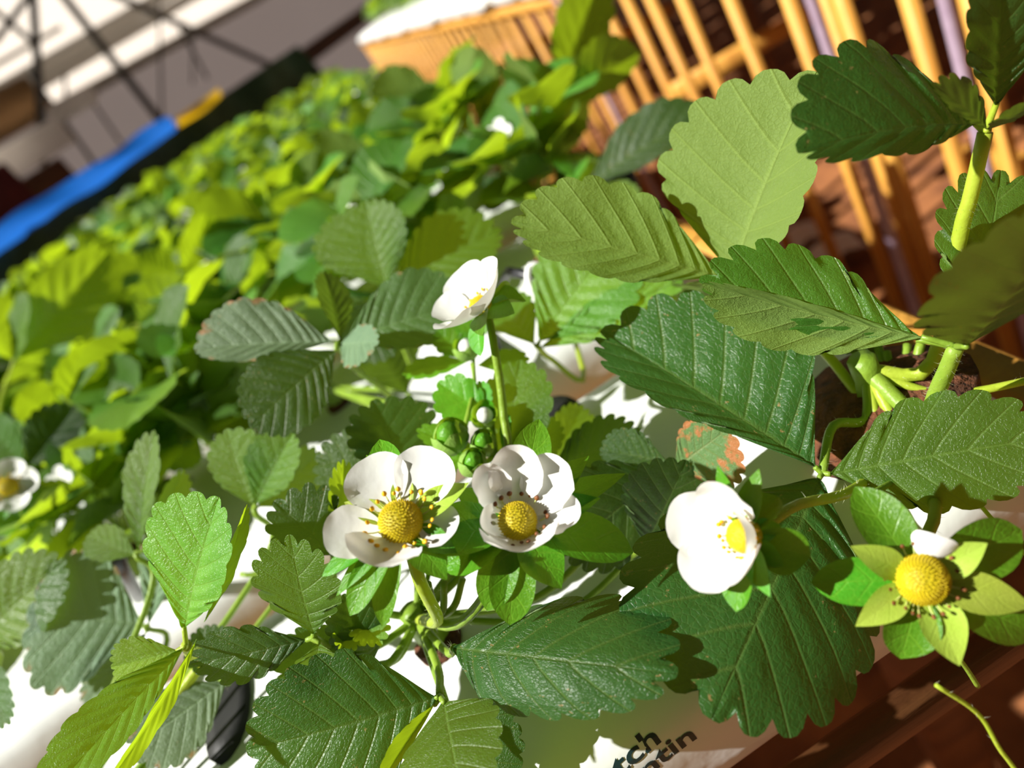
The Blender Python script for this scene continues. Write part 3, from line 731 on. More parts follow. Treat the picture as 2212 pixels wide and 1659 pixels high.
def plant(crown, label, group=None):
    p = empty('strawberry_plant', crown); tag(p, label, 'plant', group)
    # short scaly crown the stalks rise from
    V = []; nr, ns = 6, 12
    for i in range(nr):
        k = i / (nr - 1); r = 0.006 * (1 - 0.45 * k) + 0.0012
        for j in range(ns): V.append((crown[0] + r * (1 + .15 * math.sin(3 * j + i)) * math.cos(2 * PI * j / ns), crown[1] + r * math.sin(2 * PI * j / ns), crown[2] - 0.004 + 0.026 * k))
    Fc = [(i * ns + j, i * ns + (j + 1) % ns, (i + 1) * ns + (j + 1) % ns, (i + 1) * ns + j) for i in range(nr - 1) for j in range(ns)] + [tuple((nr - 1) * ns + j for j in range(ns))]
    obj('crown', V, Fc, M['stem'], p, origin=crown)
    return p
def up(c, dz, dx=0, dy=0): return np.array([c[0] + dx, c[1] + dy, c[2] + dz])
D = dict

# ---------------------------------------------------------------- plant A : the pair of open blooms
A = plant(HA, 'strawberry plant bearing two wide-open white blooms in the middle of the nearest bag')
cA = up(HA, 0.016)
# broad veined leaf in front
hero_leaf(A, [cA, at(965, 1408, 0.266), at(982, 1399, 0.250)], [
    D(b=(980, 1400, 0.250), t=(1436, 1452, 0.205), wl=145, wr=114, fl=-36, fr=3, p0=(0.66, 0.36), mat='leaf_dark', arch=0.10, cup=-0.06, n=(0.0, 0.35, 1), relief=0.018, nt=8, amp=0.060, curl=-0.25)])
# trifoliate leaf at the bottom edge
nd = (950, 1504, 0.246)
hero_leaf(A, [cA, at(945, 1440, 0.268), at(*nd)], [
    D(b=(944, 1506, 0.242), t=(545, 1618, 0.238), wl=152, wr=154, p0=(0.5, 0.45), fl=6, fr=10, mat='leaf_dark', n=(0.1, 0.15, 1), arch=0.05, relief=0.012),
    D(b=(958, 1515, 0.236), t=(1005, 1745, 0.200), wl=118, wr=124, fl=2, fr=-8, mat='leaf', n=(-0.1, 0.3, 1), relief=0.008, nt=8, p0=0.36),
    D(b=(962, 1520, 0.247), t=(1075, 1715, 0.241), wl=110, wr=96, mat='leaf_dark', n=(0, 0.3, 1), nt=8, p0=0.45),  # extra leaflet hidden behind its neighbour, added to shade the bag
    D(b=(940, 1520, 0.242), t=(818, 1700, 0.222), wl=13, wr=16, fl=10, fr=60, mat='leaf_bright', n=(-0.5, 0, 1), relief=0.004, amp=0.02)])
hero_leaf(A, [cA, at(975, 1560, 0.262), at(1010, 1735, 0.236)], [  # leaf below the frame, added to cast shade on the bag front
    D(b=(1020, 1742, 0.234), t=(1460, 1738, 0.206), wl=66, wr=92, mat='leaf', n=(0.0, 0.3, 1), nt=8)])
# small trifoliate leaf to the left
nd = (676, 1378, 0.257)
hero_leaf(A, [cA, at(830, 1440, 0.276), at(720, 1400, 0.270), at(*nd)], [
    D(b=(678, 1370, 0.256), t=(628, 1168, 0.242), wl=92, wr=96, fl=8, fr=10, mat='leaf', n=(-0.2, 0.2, 1), nt=6, amp=0.085, relief=0.012),
    D(b=(664, 1382, 0.258), t=(424, 1432, 0.256), wl=60, wr=62, fl=-8, fr=16, mat='leaf_dark', n=(0.35, 0.1, 1), nt=6, amp=0.085),
    D(b=(690, 1388, 0.256), t=(672, 1512, 0.240), wl=62, wr=50, fl=4, fr=12, mat='leaf', n=(-0.1, 0.3, 1), nt=5, amp=0.10)])
# shaded leaf between the blooms and the right-hand flower, with one drying leaflet
nd = (1449, 1004, 0.292)
hero_leaf(A, [cA, at(1160, 1290, 0.285), at(1330, 1120, 0.288), at(*nd)], [
    D(b=(1458, 1010, 0.285), t=(1575, 925, 0.268), wl=62, wr=100, fl=4, fr=6, mat='leaf_dry', n=(-0.1, 0.2, 1), nt=7),
    D(b=(1444, 1000, 0.292), t=(1300, 972, 0.302), wl=34, wr=48, fl=10, fr=30, mat='leaf_dark', n=(0.3, 0.3, 1), nt=7),
    D(b=(1446, 1010, 0.291), t=(1215, 1190, 0.282), wl=105, wr=120, fl=4, fr=4, mat='leaf_dark', n=(0.45, 0.2, 1), nt=7),
    ], mat='stem')
hero_leaf(A, [cA, at(1200, 1330, 0.288), at(1390, 1180, 0.285)], [
    D(b=(1392, 1180, 0.285), t=(1480, 1000, 0.278), wl=110, wr=80, fl=4, fr=4, mat='leaf_dark', n=(0.35, 0.2, 1), nt=7)])
# dim leaves behind the blooms
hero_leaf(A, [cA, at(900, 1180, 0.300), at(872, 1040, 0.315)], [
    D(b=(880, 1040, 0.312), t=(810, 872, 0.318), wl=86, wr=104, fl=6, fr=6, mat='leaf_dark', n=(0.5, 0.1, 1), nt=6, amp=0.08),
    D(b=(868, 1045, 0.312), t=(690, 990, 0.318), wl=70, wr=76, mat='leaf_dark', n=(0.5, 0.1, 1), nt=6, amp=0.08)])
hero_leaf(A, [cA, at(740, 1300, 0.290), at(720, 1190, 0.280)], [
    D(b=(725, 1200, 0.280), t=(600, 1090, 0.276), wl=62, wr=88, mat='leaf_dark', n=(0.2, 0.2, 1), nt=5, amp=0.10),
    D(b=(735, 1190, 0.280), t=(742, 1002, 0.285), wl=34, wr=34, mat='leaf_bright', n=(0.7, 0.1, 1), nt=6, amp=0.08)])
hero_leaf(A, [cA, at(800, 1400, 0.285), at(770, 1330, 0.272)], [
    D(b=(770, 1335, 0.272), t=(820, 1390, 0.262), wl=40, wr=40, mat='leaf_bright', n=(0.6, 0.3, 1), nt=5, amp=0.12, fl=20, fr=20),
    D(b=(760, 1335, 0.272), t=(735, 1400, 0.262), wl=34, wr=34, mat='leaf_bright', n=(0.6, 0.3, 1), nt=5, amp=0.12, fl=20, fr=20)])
# further low leaves, added to cover and shade the bag
hero_leaf(A, [cA, at(1040, 1180, 0.305), at(1180, 1030, 0.318)], [
    D(b=(1185, 1028, 0.318), t=(1375, 930, 0.325), wl=62, wr=62, mat='leaf_dark', n=(0.1, 0.5, 1), nt=7, amp=0.07),
    D(b=(1178, 1020, 0.318), t=(1255, 880, 0.345), wl=40, wr=52, mat='leaf', n=(0.1, 0.4, 1), nt=7, amp=0.07),
    D(b=(1182, 1036, 0.317), t=(1330, 1100, 0.300), wl=60, wr=56, mat='leaf_dark', n=(0.2, 0.4, 1), nt=7, amp=0.07)])
hero_leaf(A, [cA, at(860, 1420, 0.285), at(800, 1440, 0.272)], [
    D(b=(800, 1440, 0.272), t=(600, 1420, 0.262), wl=70, wr=70, mat='leaf_dark', n=(0.1, 0.4, 1), nt=7, amp=0.07),
    D(b=(805, 1432, 0.272), t=(745, 1290, 0.262), wl=60, wr=60, mat='leaf_dark', n=(0.1, 0.4, 1), nt=7, amp=0.07)])
# tall leaf standing behind the buds
hero_leaf(A, [cA, at(1080, 1150, 0.296), at(1092, 1042, 0.300)], [
    D(b=(1092, 1040, 0.300), t=(1122, 785, 0.318), wl=66, wr=84, fl=10, fr=10, mat='leaf', n=(-0.2, 0.1, 1), nt=8),
    D(b=(1098, 1044, 0.300), t=(1195, 905, 0.315), wl=50, wr=50, fl=10, fr=10, mat='leaf', n=(-0.2, 0.1, 1), nt=7)])

SF = 0.214 / F_PX
# bloom 1
c1 = at(866, 1128, 0.214); n1 = cvec(-0.12, 0.50, 0.85)
f1 = stalk(A, [cA, at(945, 1340, 0.252), at(905, 1250, 0.226), c1 - nrm(n1) * 0.006], 0.0021, 0.0019, 'flower_stalk', 'stem_pale', 80)
flower_parts(f1, c1, n1, SF, rec=46, recz=0.92, stamens=20, star=0.95, open_=38,
    petals=[(122, 136, 74, 14, D(cup=.22)), (64, 142, 74, 14, D(cup=.28)), (192, 132, 62, 12, D(cup=.30, wave=.02)), (254, 112, 84, 42, D(cup=.42, wave=.05)), (352, 90, 56, 6, D(cup=.15, twist=25))],
    sepals=[(28, 145, 32, 10, D(mat='sepal_pale')), (158, 120, 26, 4, D(mat='sepal_pale')), (92, 105, 26, 4, D(mat='sepal_pale')), (234, 205, 36, -24, D(kind='epi', cup=.35)), (253, 205, 30, -32, D(kind='epi', cup=.4)),
            (208, 185, 22, -12, D(kind='epi')), (221, 190, 24, -20, D()), (-50, 130, 38, -16, D()), (109, 205, 42, -4, D(kind='epi')), (120, 190, 30, -8, D()), (84, 170, 34, -6, D(kind='epi')), (-30, 120, 30, 4, D())])
# bloom 2
c2 = at(1118, 1128, 0.216); n2 = cvec(-0.02, 0.52, 0.85)
f2 = stalk(A, [cA, at(985, 1350, 0.258), at(1060, 1270, 0.236), c2 - nrm(n2) * 0.006], 0.0018, 0.0017, 'flower_stalk', 'stem', 40)
flower_parts(f2, c2, n2, SF, rec=41, recz=1.15, stamens=17, anther='anther_old', star=0.92, open_=26,
    petals=[(132, 130, 44, 46, D(cup=.5, wave=.06)), (92, 150, 60, 46, D(cup=.55, wave=.11)), (46, 150, 62, 42, D(cup=.35, wave=.09)), (2, 122, 46, 34, D(cup=.45, wave=.05)), (278, 96, 84, 52, D(cup=.55, wave=.10)), (205, 84, 46, 54, D(cup=.6, wave=.06))],
    sepals=[(78, 225, 46, 12, D(kind='epi', cup=.3)), (44, 205, 36, 4, D()), (26, 250, 34, 0, D()), (16, 168, 36, 6, D()), (-12, 238, 54, -8, D(kind='epi', cup=.3)), (-54, 145, 50, -20, D()), (-96, 205, 50, -36, D(kind='epi')),
            (-114, 190, 44, -38, D(kind='epi')), (218, 132, 28, -16, D()), (190, 190, 60, -2, D(kind='epi', cup=.5)), (206, 172, 56, -16, D(kind='epi', cup=.45)), (150, 140, 36, 2, D())])
# bloom 5 : the flower held high, seen from the side
S5 = 0.285 / F_PX
c5 = at(1038, 662, 0.285); n5 = cvec(-0.66, 0.58, 0.46)
f5 = stalk(A, [cA, at(1085, 1060, 0.290), at(1086, 880, 0.290), at(1066, 740, 0.286), c5 - nrm(n5) * 0.004], 0.0017, 0.0015, 'flower_stalk', 'stem', 50)
flower_parts(f5, c5, n5, S5, rec=24, recz=0.9, stamens=12, star=0.9,
    petals=[(25, 95, 56, 34, D(cup=.4)), (100, 105, 58, 36, D(cup=.4)), (172, 95, 52, 40, D(cup=.4)), (250, 115, 60, 34, D(cup=.4)), (318, 110, 58, 32, D(cup=.4))],
    sepals=[(60, 85, 34, -24, D(kind='epi', cup=.6)), (10, 85, 36, -40, D(kind='epi', cup=.6)), (-40, 80, 32, -20, D()), (-85, 110, 26, 4, D()), (-120, 95, 28, -30, D(kind='epi')), (150, 70, 26, -10, D())])
# bud clusters on their own stalks
def bud(pl, path, c, n, s, size, white=True, sep=5, mat='sepal', r=0.0011):
    fs = stalk(pl, list(path) + [c - nrm(n) * size * s * 0.4], r, r * 0.85, 'bud_stalk', 'stem', 0)
    e1, e2, nn = frame(n); V = []; nr, ns = 9, 12; R = size * s * (0.40 if white else 0.56)
    for i in range(nr):
        a = PI * i / (nr - 1)
        for j in range(ns): V.append(c + nn * R * (1.15 - 1.25 * math.cos(a)) + (e1 * math.cos(2 * PI * j / ns) + e2 * math.sin(2 * PI * j / ns)) * R * max(.02, math.sin(a)))
    Fc = [(i * ns + j, i * ns + (j + 1) % ns, (i + 1) * ns + (j + 1) % ns, (i + 1) * ns + j) for i in range(nr - 1) for j in range(ns)]
    obj('closed_petals', V, Fc, M['petal' if white else mat], fs, origin=c, uvs={'vein': np.zeros((len(V), 2)), 'flat': np.array([[v_[0] * 40, v_[2] * 40] for v_ in V])})
    flower_parts(fs, c, n, s, sepals=[(i * 360 / sep + 15, size * (1.05 if white else 1.30), size * (0.46 if white else .62), (74 if white else 84) - 8 * (i % 2), D(kind='epi', cup=.55, arch=-.20 if white else -.30, mat=mat, ins=.9)) for i in range(sep)])
    return fs
J = at(1072, 985, 0.300)
bud(A, [cA, at(1070, 1080, 0.285), J], at(1050, 905, 0.305), cvec(-0.1, 0.4, 0.9), 0.305 / F_PX, 44)
bud(A, [J], at(1046, 966, 0.292), cvec(-0.05, 0.5, 0.8), 0.292 / F_PX, 36, False)
bud(A, [J], at(985, 962, 0.295), cvec(-0.25, 0.55, 0.75), 0.295 / F_PX, 56, False)
bud(A, [J], at(1020, 1010, 0.285), cvec(0.1, 0.5, 0.8), 0.285 / F_PX, 40, False)
br = stalk(A, [J, at(1062, 900, 0.305)], 0.0010, 0.0008, 'bract_stalk', 'stem', 0)
for b, t, wl, wr, n_ in (((1062, 905, .308), (950, 828, .312), 56, 44, (-.1, .2, 1)), ((1058, 890, .308), (1035, 825, .31), 18, 20, (-.2, .1, 1)), ((1090, 985, .300), (1095, 895, .302), 12, 15, (-.5, .1, 1)), ((1040, 985, .298), (905, 930, .30), 26, 28, (.1, .4, 1)), ((1030, 1000, .296), (930, 985, .298), 24, 30, (0, .4, 1))):
    leaflet(br, b, t, wl, wr, 10, 14, mat='sepal', n=n_, nt=4, amp=0.06, relief=0.008, name='bract')
bud(A, [cA, at(1010, 900, 0.305), at(1025, 830, 0.33)], at(1015, 770, 0.335), cvec(-0.2, 0.7, 0.5), 0.335 / F_PX, 46, True)
br = stalk(A, [at(1025, 830, 0.33), at(1022, 760, 0.336)], 0.0010, 0.0008, 'bract_stalk', 'stem', 0)
for b, t, wl, wr, n_ in (((1018, 770, .336), (1022, 668, .335), 34, 34, (-.2, .2, 1)), ((1015, 780, .336), (875, 806, .338), 26, 24, (0, .5, 1)), ((1030, 790, .336), (1140, 775, .340), 26, 30, (0, .4, 1)), ((1000, 775, .336), (945, 715, .336), 30, 34, (0, .3, 1))):
    leaflet(br, b, t, wl, wr, 10, 14, mat='sepal', n=n_, nt=4, amp=0.06, relief=0.008, name='bract')
# extra stalks rising from the crown
for tx, ty, td in ((960, 1260, 0.262), (1000, 1250, 0.268), (925, 1260, 0.262)):
    stalk(A, [cA, at((945 + tx) / 2, (1390 + ty) / 2, 0.272), at(tx, ty, td)], 0.0016, 0.0012, 'young_stalk', 'stem', 20)

# ---------------------------------------------------------------- plant B : the right-hand plant
Bp = plant(HB, 'strawberry plant with the petal-less bloom and side-turned bloom at the bag end')
cB = up(HB, 0.016)
nd = (1776, 1022, 0.252)
hero_leaf(Bp, [cB, at(1870, 905, 0.268), at(1800, 920, 0.262), at(*nd)], [
    D(b=(1762, 1010, 0.252), t=(1312, 722, 0.292), wl=84, wr=216, fl=24, fr=10, mat='leaf_dark', n=(-0.1, 0.30, 1), relief=0.013, nt=9, amp=0.055, p0=(0.74, 0.38), arch=0.02, cup=0.02),
    D(b=(1792, 1024, 0.250), t=(2270, 945, 0.226), wl=126, wr=116, fl=6, fr=-4, mat='leaf', n=(-0.15, 0.35, 1), relief=0.010, p0=0.5, nt=8, amp=0.06, arch=0.03),
    D(b=(1770, 1032, 0.250), t=(1548, 1530, 0.204), wl=232, wr=282, p0=(0.50, 0.60), fl=-14, fr=-10, mat='leaf_dark', n=(-0.2, 0.35, 1), relief=0.014, nt=9, amp=0.055, arch=0.04, curl=-0.10),
    ], r=(0.0018, 0.0015))
# upright leaf showing its underside
nd = (1576, 606, 0.278)
hero_leaf(Bp, [cB, at(1880, 880, 0.275), at(1790, 770, 0.285), at(1680, 660, 0.292), at(*nd)], [
    D(b=(1582, 596, 0.278), t=(1756, 170, 0.252), wl=236, wr=92, fl=-6, fr=40, mat='leaf', under=True, n=(-0.35, 0.0, 1), relief=0.014, nt=8, amp=0.05, arch=0.0, bow=-0.02, p0=0.42),
    D(b=(1560, 600, 0.278), t=(1118, 482, 0.275), wl=68, wr=132, fl=10, fr=6, mat='leaf', under=True, n=(-0.25, 0.1, 1), relief=0.014, nt=9, amp=0.045, arch=0.02, p0=0.58),
    D(b=(1570, 612, 0.279), t=(1480, 660, 0.36), wl=60, wr=60, mat='leaf', n=(0, 0.5, 1))],
    r=(0.0021, 0.0017), mat='stem_pale', hairs=160)
# folded leaf at the right: one half seen from above, one from below, plus a near blurred leaflet
nd = (2065, 748, 0.228)
hero_leaf(Bp, [cB, at(1985, 900, 0.258), at(2030, 830, 0.240), at(*nd)], [
    D(b=(1990, 735, 0.232), t=(1530, 612, 0.240), wl=40, wr=136, fl=-30, fr=8, mat='leaf', n=(-0.1, 0.35, 1), relief=0.016, nt=8, amp=0.07, arch=-0.03),
    D(b=(2000, 730, 0.230), t=(1532, 616, 0.238), wl=92, wr=20, fl=10, fr=4, mat='leaf', under=True, n=(-0.2, -0.3, 1), relief=0.012, nt=8, amp=0.05, arch=-0.05, bow=-0.02),
    D(b=(2085, 748, 0.215), t=(2330, 400, 0.165), wl=250, wr=90, fl=4, fr=20, mat='leaf_dark', under=True, n=(0.15, -0.25, 1), relief=0.014, nt=9, amp=0.055),
    D(b=(2100, 725, 0.232), t=(2160, 385, 0.250), wl=110, wr=120, fl=10, fr=10, mat='leaf', n=(-0.2, 0.3, 1), relief=0.016, nt=6, amp=0.09)],
    r=(0.0030, 0.0024), hairs=220)
# leaf at the top right corner, close to the lens
nd = (2128, 286, 0.222)
hero_leaf(Bp, [cB, at(2010, 790, 0.262), at(2075, 500, 0.238), at(2095, 430, 0.232), at(*nd)], [
    D(b=(2108, 268, 0.222), t=(1742, 322, 0.196), wl=50, wr=205, fl=-22, fr=8, mat='leaf_dark', n=(-0.12, 0.30, 1), relief=0.010, nt=8, amp=0.06, arch=0.05, p0=0.5),
    D(b=(2150, 230, 0.222), t=(2165, -110, 0.196), wl=92, wr=130, fl=8, fr=8, mat='leaf_dark', n=(-0.12, 0.2, 1), relief=0.014, nt=9),
    D(b=(2132, 280, 0.220), t=(2020, 186, 0.200), wl=20, wr=44, fl=10, fr=10, mat='leaf_dark', under=True, n=(0.1, -0.2, 1), nt=5, amp=0.08),
    D(b=(2135, 280, 0.220), t=(2250, 205, 0.200), wl=50, wr=20, fl=10, fr=10, mat='leaf_dark', under=True, n=(0.1, -0.2, 1), nt=5, amp=0.08)],
    r=(0.0026, 0.0021), mat='stem_pale', hairs=300)
# short stalks in the crown and a stalk out of the frame
stalk(Bp, [cB, at(2040, 850, 0.262), at(2260, 815, 0.25)], 0.0016, 0.0013, 'young_stalk', 'stem_pale', 50)
for tx, ty, td in ((1915, 760, 0.285), (1960, 745, 0.285), (1990, 740, 0.28), (1895, 740, 0.29)):
    stalk(Bp, [cB, at((1930 + tx) / 2, 820, 0.28), at(tx, ty, td)], 0.0024, 0.0016, 'young_stalk', 'stem', 40)
hero_leaf(Bp, [cB, at(1880, 800, 0.29), at(1855, 760, 0.295)], [D(b=(1855, 765, 0.295), t=(1810, 715, 0.295), wl=40, wr=40, mat='leaf_dark', nt=6, amp=0.09, n=(0.4, 0.3, 1)), D(b=(1858, 765, 0.295), t=(1890, 740, 0.295), wl=40, wr=40, mat='leaf_dark', nt=6, amp=0.09, n=(0.4, 0.3, 1))])
# bloom 3 : turned to the left
S3 = 0.198 / F_PX
c3 = at(1606, 1158, 0.200); n3 = cvec(-0.80, 0.06, 0.60)
f3 = stalk(Bp, [cB, at(1900, 985, 0.262), at(1836, 1062, 0.236), at(1720, 1092, 0.214), c3 - nrm(n3) * 0.005], 0.0017, 0.0015, 'flower_stalk', 'stem_pale', 60)
flower_parts(f3, c3, n3, S3, rec=36, recz=0.85, stamens=18, star=0.75, open_=14,
    petals=[(88, 142, 66, 50, D(cup=.4)), (16, 100, 56, 66, D(cup=.5)), (160, 150, 74, 44, D(cup=.4)), (232, 142, 72, 46, D(cup=.4)), (300, 128, 66, 56, D(cup=.45))],
    sepals=[(78, 130, 32, -4, D()), (62, 95, 42, -36, D(kind='epi', cup=.5)), (98, 150, 30, 26, D()), (-20, 120, 52, -40, D(kind='epi', cup=.4)), (-60, 120, 30, 10, D()), (-95, 145, 42, 10, D(kind='epi')), (-40, 80, 30, -20, D()), (20, 60, 26, -30, D())])
# bloom 4 : petals fallen but one
S4 = 0.192 / F_PX
c4 = at(1992, 1252, 0.194); n4 = cvec(-0.16, 0.22, 0.95)
f4 = stalk(Bp, [cB, at(1985, 1010, 0.255), at(2020, 1110, 0.228), c4 - nrm(n4) * 0.014, c4 - nrm(n4) * 0.005], 0.0019, 0.0017, 'flower_stalk', 'stem_pale', 30)
flower_parts(f4, c4, n4, S4, rec=52, recz=0.9, stamens=22, anther='anther_old', star=0.7, open_=50, pistils=340,
    petals=[(70, 66, 48, 68, D(cup=-.5, droop=.5))],
    sepals=[(-70, 165, 48, -6, D(mat='sepal_pale')), (-14, 200, 44, -2, D(mat='sepal_pale')), (30, 130, 36, 16, D(mat='sepal_pale')), (155, 150, 34, 22, D(mat='sepal_pale')), (214, 150, 36, 6, D(mat='sepal_pale')),
            (118, 215, 57, -6, D(kind='epi', cup=.35, ins=.4)), (24, 245, 62, -12, D(kind='epi', cup=.3, ins=.5)), (-26, 260, 56, -16, D(kind='epi', cup=.3, ins=.5)), (-104, 165, 58, -18, D(kind='epi', cup=.35, ins=.4)), (182, 205, 52, -8, D(kind='epi', cup=.35, ins=.4))])
# a closed bud and small leaf by bloom 4's stalk
bud(Bp, [at(1985, 1010, 0.255)], at(1862, 1085, 0.226), cvec(0, -0.2, 1), 0.226 / F_PX, 30, False, mat='sepal_pale')
# thin runner hanging at the lower right
rn = stalk(Bp, [cB, at(2150, 1130, 0.245), at(2330, 1350, 0.24), at(2290, 1740, 0.22), at(2176, 1640, 0.210), at(2115, 1545, 0.205), at(2022, 1480, 0.200)], 0.0007, 0.0006, 'runner', 'stem_pale', 20, n=40)
rn2 = stalk(Bp, [at(2050, 1395, 0.215), at(2085, 1440, 0.225), at(2112, 1482, 0.232)], 0.0006, 0.0008, 'runner_tip', 'stem', 0)

# ---------------------------------------------------------------- plant C : the left-hand plant
Cp = plant(HC, 'strawberry plant with a long quilted leaf reaching the lower left corner')
cC = up(HC, 0.016)
nd = (402, 1395, 0.262)
hero_leaf(Cp, [cC, at(430, 1440, 0.31), at(415, 1415, 0.285), at(*nd)], [
    D(b=(398, 1358, 0.262), t=(470, 1082, 0.250), wl=140, wr=92, fl=6, fr=18, mat='leaf_bright', n=(-0.25, 0.15, 1), relief=0.020, nt=8, amp=0.04, curl=0.0),
    D(b=(398, 1400, 0.260), t=(95, 1730, 0.218), wl=62, wr=82, fl=30, fr=-6, mat='leaf', n=(-0.05, 0.3, 1), relief=0.018, nt=10, amp=0.035),
    D(b=(385, 1405, 0.262), t=(245, 1440, 0.262), wl=46, wr=50, fl=10, fr=24, mat='leaf_bright', n=(-0.1, 0.2, 1), nt=7, amp=0.06)], r=(0.0024, 0.0019), mat='stem_pale', hairs=80)
for b, t, wl, wr, fr in (((440, 1345, .258), (532, 1095, .246), 12, 18, 30), ((425, 1380, .256), (235, 1690, .216), 26, 12, 30)):
    o = leaflet([o for o in Cp.children if o.name.startswith('leaf_stalk')][-1], b, t, wl, wr, 20, fr, mat='leaf_bright', n=(0.8, 0.1, 0.7), nt=9, amp=0.03, relief=0.006)
hero_leaf(Cp, [cC, at(350, 1420, 0.372), at(312, 1352, 0.365)], [
    D(b=(310, 1350, 0.365), t=(66, 1322, 0.358), wl=150, wr=140, fl=4, fr=4, mat='leaf_pale', n=(-0.2, 0.3, 1), relief=0.010, nt=8),
    D(b=(318, 1365, 0.365), t=(185, 1520, 0.355), wl=45, wr=44, fl=4, fr=4, mat='leaf_pale', n=(0, 0.4, 1), nt=7),
    D(b=(322, 1350, 0.365), t=(390, 1070, 0.375), wl=50, wr=46, mat='leaf_pale', n=(0, 0.2, 1), nt=7)])
hero_leaf(Cp, [cC, at(480, 1470, 0.32), at(492, 1478, 0.315)], [
    D(b=(492, 1470, 0.312), t=(285, 1620, 0.300), wl=86, wr=70, fl=2, fr=2, mat='leaf_pale', n=(-0.1, 0.3, 1), nt=9),
    D(b=(492, 1470, 0.312), t=(430, 1360, 0.312), wl=50, wr=50, mat='leaf_dark', n=(0.3, 0.3, 1), nt=7)])
hero_leaf(Cp, [cC, at(320, 1300, 0.35), at(292, 1195, 0.352)], [
    D(b=(300, 1190, 0.352), t=(332, 938, 0.352), wl=52, wr=56, fl=10, fr=24, mat='leaf', n=(-0.35, 0.1, 1), nt=8),
    D(b=(310, 1190, 0.352), t=(395, 1020, 0.36), wl=24, wr=36, mat='leaf_bright', n=(0.8, 0.1, .8), nt=8),
    D(b=(295, 1200, 0.352), t=(190, 1160, 0.36), wl=40, wr=40, mat='leaf', n=(0.1, 0.4, .8), nt=8)])
hero_leaf(Cp, [cC, at(560, 1230, 0.35), at(548, 1098, 0.345)], [
    D(b=(552, 1090, 0.343), t=(632, 938, 0.335), wl=58, wr=56, fl=26, fr=10, mat='leaf', n=(-0.30, 0.1, 1), nt=8),
    D(b=(544, 1092, 0.345), t=(490, 932, 0.345), wl=56, wr=78, fl=8, fr=4, mat='leaf', n=(-0.1, 0.1, 1), nt=8),
    D(b=(556, 1095, 0.346), t=(690, 980, 0.36), wl=56, wr=70, mat='leaf', n=(0.8, 0.0, .7), nt=8)])
stalk(Cp, [cC, at(600, 1290, 0.335), at(520, 1240, 0.34)], 0.0012, 0.001, 'young_stalk', 'stem', 20)
# plant at the left frame edge
Qp = plant(HQ, 'strawberry plant with a dark toothed leaf at the left frame edge')
cQ = up(HQ, 0.016)
hero_leaf(Qp, [cQ, at(-40, 1500, 0.40), at(-60, 1400, 0.37)], [
    D(b=(-60, 1400, 0.37), t=(135, 1215, 0.36), wl=82, wr=90, fl=16, fr=4, mat='leaf', n=(-0.1, 0.3, 1), nt=10, relief=0.014),
    D(b=(-70, 1395, 0.37), t=(-160, 1180, 0.36), wl=82, wr=90, mat='leaf', nt=9),
    D(b=(-62, 1405, 0.37), t=(20, 1560, 0.345), wl=50, wr=50, mat='leaf_dark', nt=9)])

# ---------------------------------------------------------------- plants in the second bag
HD, HE = np.array([-0.11, BAGY[0] + 0.10, ZB]), np.array([0.075, BAGY[0] + 0.10, ZB])
Dp = plant(HD, 'strawberry plant with dull spotted leaves just behind the high-held flower')
cD = up(HD, 0.016)
nd = (728, 742, 0.340)
hero_leaf(Dp, [cD, at(850, 870, 0.41), at(760, 790, 0.36), at(*nd)], [
    D(b=(722, 738, 0.340), t=(425, 752, 0.340), wl=40, wr=100, fl=10, fr=8, mat='leaf_pale', n=(-0.3, 0.3, 1), nt=10, amp=0.03, relief=0.014),
    D(b=(726, 756, 0.338), t=(545, 918, 0.322), wl=82, wr=98, fl=-8, fr=4, mat='leaf_dark', n=(0.1, 0.35, 1), nt=10, amp=0.035),
    D(b=(735, 735, 0.342), t=(700, 590, 0.352), wl=36, wr=46, mat='leaf_dark', n=(0.7, 0.2, .7), nt=9),
    D(b=(740, 738, 0.342), t=(1010, 655, 0.345), wl=110, wr=70, fl=4, fr=4, mat='leaf_spot', n=(-0.1, 0.3, 1), nt=10, amp=0.03),
    D(b=(735, 745, 0.341), t=(815, 740, 0.322), wl=40, wr=60, mat='leaf_pale', n=(-0.1, 0.3, 1), nt=8)])
nd = (838, 628, 0.405)
hero_leaf(Dp, [cD, at(880, 830, 0.45), at(850, 700, 0.42), at(*nd)], [
    D(b=(836, 622, 0.405), t=(790, 440, 0.405), wl=130, wr=80, fl=6, fr=14, mat='leaf', n=(-0.25, 0.2, 1), nt=10, relief=0.018),
    D(b=(842, 624, 0.405), t=(1075, 500, 0.41), wl=96, wr=64, fl=8, fr=4, mat='leaf', n=(-0.15, 0.3, 1), nt=10, relief=0.018),
    D(b=(838, 632, 0.405), t=(790, 780, 0.39), wl=60, wr=70, mat='leaf_dark', n=(0.2, 0.4, .8), nt=9)])
stalk(Dp, [cD, at(880, 900, 0.405), at(830, 842, 0.455)], 0.0017, 0.0014, 'young_stalk', 'stem', 20)
hero_leaf(Dp, [cD, at(900, 900, 0.405), at(880, 850, 0.45)], [
    D(b=(880, 850, 0.45), t=(800, 720, 0.44), wl=70, wr=80, mat='leaf_dark', n=(0.4, 0.4, .8), nt=9)])
Ep = plant(HE, 'strawberry plant with a bright ribbed sunlit leaf behind the upright pair')
cE = up(HE, 0.016)
nd = (1160, 748, 0.352)
